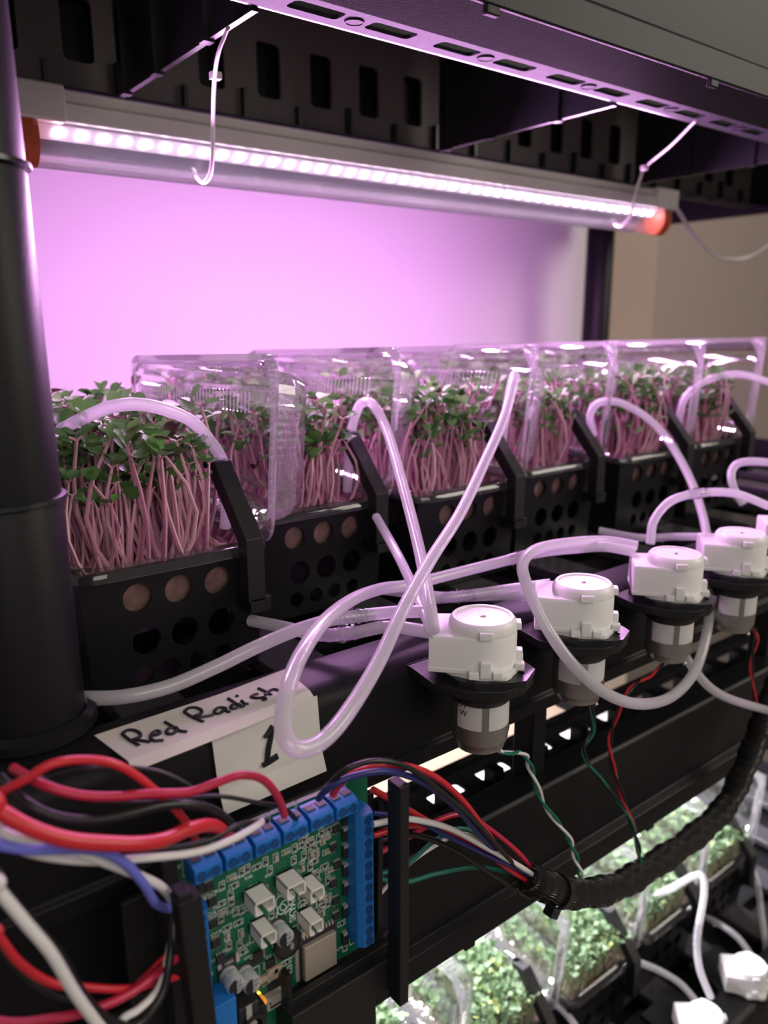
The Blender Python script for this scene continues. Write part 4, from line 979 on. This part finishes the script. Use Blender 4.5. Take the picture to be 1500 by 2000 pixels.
wire([(628, 1552, T), (645, 1530, .222), (682, 1500, .216), (740, 1486, .214), (800, 1501, .214), (860, 1545, .216), (920, 1596, .221), (970, 1650, .228), (1015, 1700, .236), (1050, 1722, .240)], .0012, WBLK, 'black wire arching highest over the right holder post')
wire([(650, 1552, T), (665, 1530, .224), (705, 1505, .220), (770, 1494, .219), (840, 1512, .220), (900, 1560, .223), (950, 1625, .229), (985, 1670, .235), (1050, 1720, .240)], .0015, WRED, 'bright red wire arching over the right holder post')
wire([(622, 1560, T), (640, 1540, .221), (690, 1516, .217), (760, 1507, .216), (830, 1530, .217), (890, 1577, .221), (935, 1628, .227), (980, 1675, .234), (1050, 1722, .240)], .0014, WNVY, 'navy blue wire arching below the red one at right post')
wire([(728, 1542, .236), (785, 1575, .236), (850, 1612, .235), (920, 1643, .235), (1000, 1688, .238), (1050, 1724, .240)], .0015, WRED, 'red wire passing straight behind the right post into sleeve')
wire([(728, 1610, .230), (770, 1602, .230), (810, 1601, .229), (880, 1619, .229), (950, 1656, .231), (1020, 1695, .235), (1065, 1726, .239)], .0014, WWHT, 'white printed wire entering the braided sleeve')
wire([(728, 1588, .234), (800, 1597, .233), (870, 1631, .233), (950, 1670, .234), (1020, 1702, .236), (1060, 1728, .240)], .0012, WNVY, 'navy wire running just below the white printed wire')
wire([(728, 1632, .236), (790, 1614, .236), (850, 1617, .236), (930, 1652, .236), (1000, 1702, .237), (1050, 1732, .240)], .0014, WRED, 'lowest red wire in the bundle at the sleeve mouth')
wire([(728, 1645, .240), (800, 1630, .239), (880, 1656, .238), (960, 1708, .238), (1040, 1755, .240)], .0013, WBLK, 'lowest black wire in the bundle at sleeve mouth')
wire([(728, 1714, .245), (790, 1723, .246), (850, 1707, .247), (930, 1694, .246), (1000, 1706, .244), (1050, 1728, .241)], .0012, WGRN, 'green wire hanging lowest behind the right holder post')
wire([(728, 1710, .250), (790, 1692, .250), (845, 1645, .250), (900, 1618, .248), (960, 1650, .245), (1050, 1722, .241)], .0011, WGRN, 'green wire slanting up behind the red bundle')
wire([(728, 1762, .250), (790, 1695, .252), (850, 1652, .252), (905, 1628, .250), (970, 1662, .246), (1050, 1726, .241)], .0010, WWHT, 'white wire slanting up beside the green one behind post')
wire([(728, 1672, .242), (790, 1640, .242), (860, 1600, .241), (910, 1592, .240), (960, 1622, .239), (1015, 1668, .239), (1055, 1718, .240)], .0013, WPNK, 'crimson wire humping above the bundle before the sleeve')
# pump leads
def pair(base, c1, c2, amp, label1, label2, r=.0009, dz=0.0):
    sp = spline([at(*p) if False else at(p[0], p[1], Y=p[2]) for p in base], 10)
    for c, ph, lab in ((c1, 0, label1), (c2, math.pi, label2)):
        pts = []
        for i, p in enumerate(sp):
            t_ = i / (len(sp) - 1); e = min(1, t_ * 6)
            pts.append(p + (right * math.cos(i * .42 + ph) + Vector((0, 1, 0)) * math.sin(i * .42 + ph)) * amp * e)
        tag(MB().tube(pts, r, 8).build('pump_lead', c, None, True, loc=pts[0]), lab, 'wire')
pair([(955, 1458, .243), (985, 1470, .244), (1022, 1472, .246), (1038, 1505, .248), (1062, 1570, .250), (1108, 1632, .248), (1126, 1680, .244), (1138, 1722, .240)], WGRN, WWHT, .0011, 'green lead twisted below the nearest pump', 'white lead twisted with green below the nearest pump')
pair([(1150, 1350, .245), (1160, 1420, .248), (1140, 1472, .250), (1180, 1530, .250), (1225, 1590, .247), (1246, 1650, .243), (1250, 1690, .240)], WGRN, WBLK, .0006, 'green lead hanging from the second pump', 'black lead hanging from the second pump')
pair([(1300, 1290, .245), (1276, 1315, .248), (1232, 1345, .250), (1200, 1410, .252), (1192, 1470, .252), (1212, 1545, .250), (1238, 1620, .246), (1250, 1680, .241)], WRED, WBLK, .0007, 'red lead hanging from the third pump', 'black lead hanging from the third pump')
pair([(1452, 1215, .246), (1478, 1240, .247), (1468, 1300, .249), (1478, 1390, .249), (1488, 1440, .245)], WRED, WBLK, .0007, 'red lead hanging from the fourth pump', 'black lead hanging from the fourth pump')
# braided sleeve
sp = spline([at(u, v, Y=y) for u, v, y in ((1030, 1712, .238), (1070, 1733, .238), (1125, 1745, .238), (1200, 1733, .239), (1275, 1690, .241), (1350, 1638, .243), (1412, 1580, .245), (1450, 1510, .246), (1478, 1440, .246), (1495, 1390, .245), (1520, 1330, .245))], 14)
sv = thing('cable_sleeve', 'thick black braided sleeve holding the wires, curving up to right edge', 'cable sleeve', sp[len(sp) // 2])
rad = []
for i in range(len(sp)):
    rad.append(0.0082 + 0.0006 * math.sin(i * .55) - (0.0016 if i < 4 else 0) + 0.0004 * math.sin(i * 1.7))
m = MB().tube(sp, rad, 28)
rs2 = random.Random(3)
o = m.build('braid', SLV, sv, smooth=True)
m = MB()
for k in range(26):
    a = 2 * math.pi * k / 26; d = (sp[0] - sp[2]).normalized(); u = d.orthogonal().normalized(); b_ = d.cross(u); e = (u * math.cos(a) + b_ * math.sin(a))
    m.tube([sp[1] + e * .0066, sp[0] + e * .0072 + d * rs2.uniform(.001, .004), sp[0] + e * rs2.uniform(.006, .010) + d * rs2.uniform(.004, .009)], 0.0004, 4)
m.build('frayed_end', SLV, sv)
# cable tie around the sleeve
i = 20; d = (sp[i + 1] - sp[i - 1]).normalized(); u = (Vector((0, -1, 0)) - d * Vector((0, -1, 0)).dot(d)).normalized(); b_ = d.cross(u)
zt = thing('cable_tie', 'black cable tie cinched round the braided sleeve mouth', 'cable tie', sp[i])
lp = []
for k in range(33):
    a = 2 * math.pi * k / 32; e = u * math.cos(a) + b_ * math.sin(a); c = sp[i] + e * (rad[i] + .0005)
    lp.append([c - d * .0024, c + d * .0024, c + d * .0024 + e * .0011, c - d * .0024 + e * .0011])
MB().loft(lp, False, False).build('strap', BLKG, zt)
hp = at(1078, 1780, Y=0.231)
Mh = Matrix((( d.x, u.x, b_.x), (d.y, u.y, b_.y), (d.z, u.z, b_.z)))
MB().box(hp, (0.0072, 0.0062, 0.0058), Mh).build('locking_head', BLKG, zt, bevel=0.0006)
MB().box(hp + u * .0031, (0.0030, 0.0006, 0.0018), Mh).build('head_slot', CHIP, zt)

# ------------------------------------------------------------ lift everything to standing height
for o in list(S.objects):
    if o.parent is None and o.type in {'MESH', 'EMPTY'}:
        o.location.z += LIFT
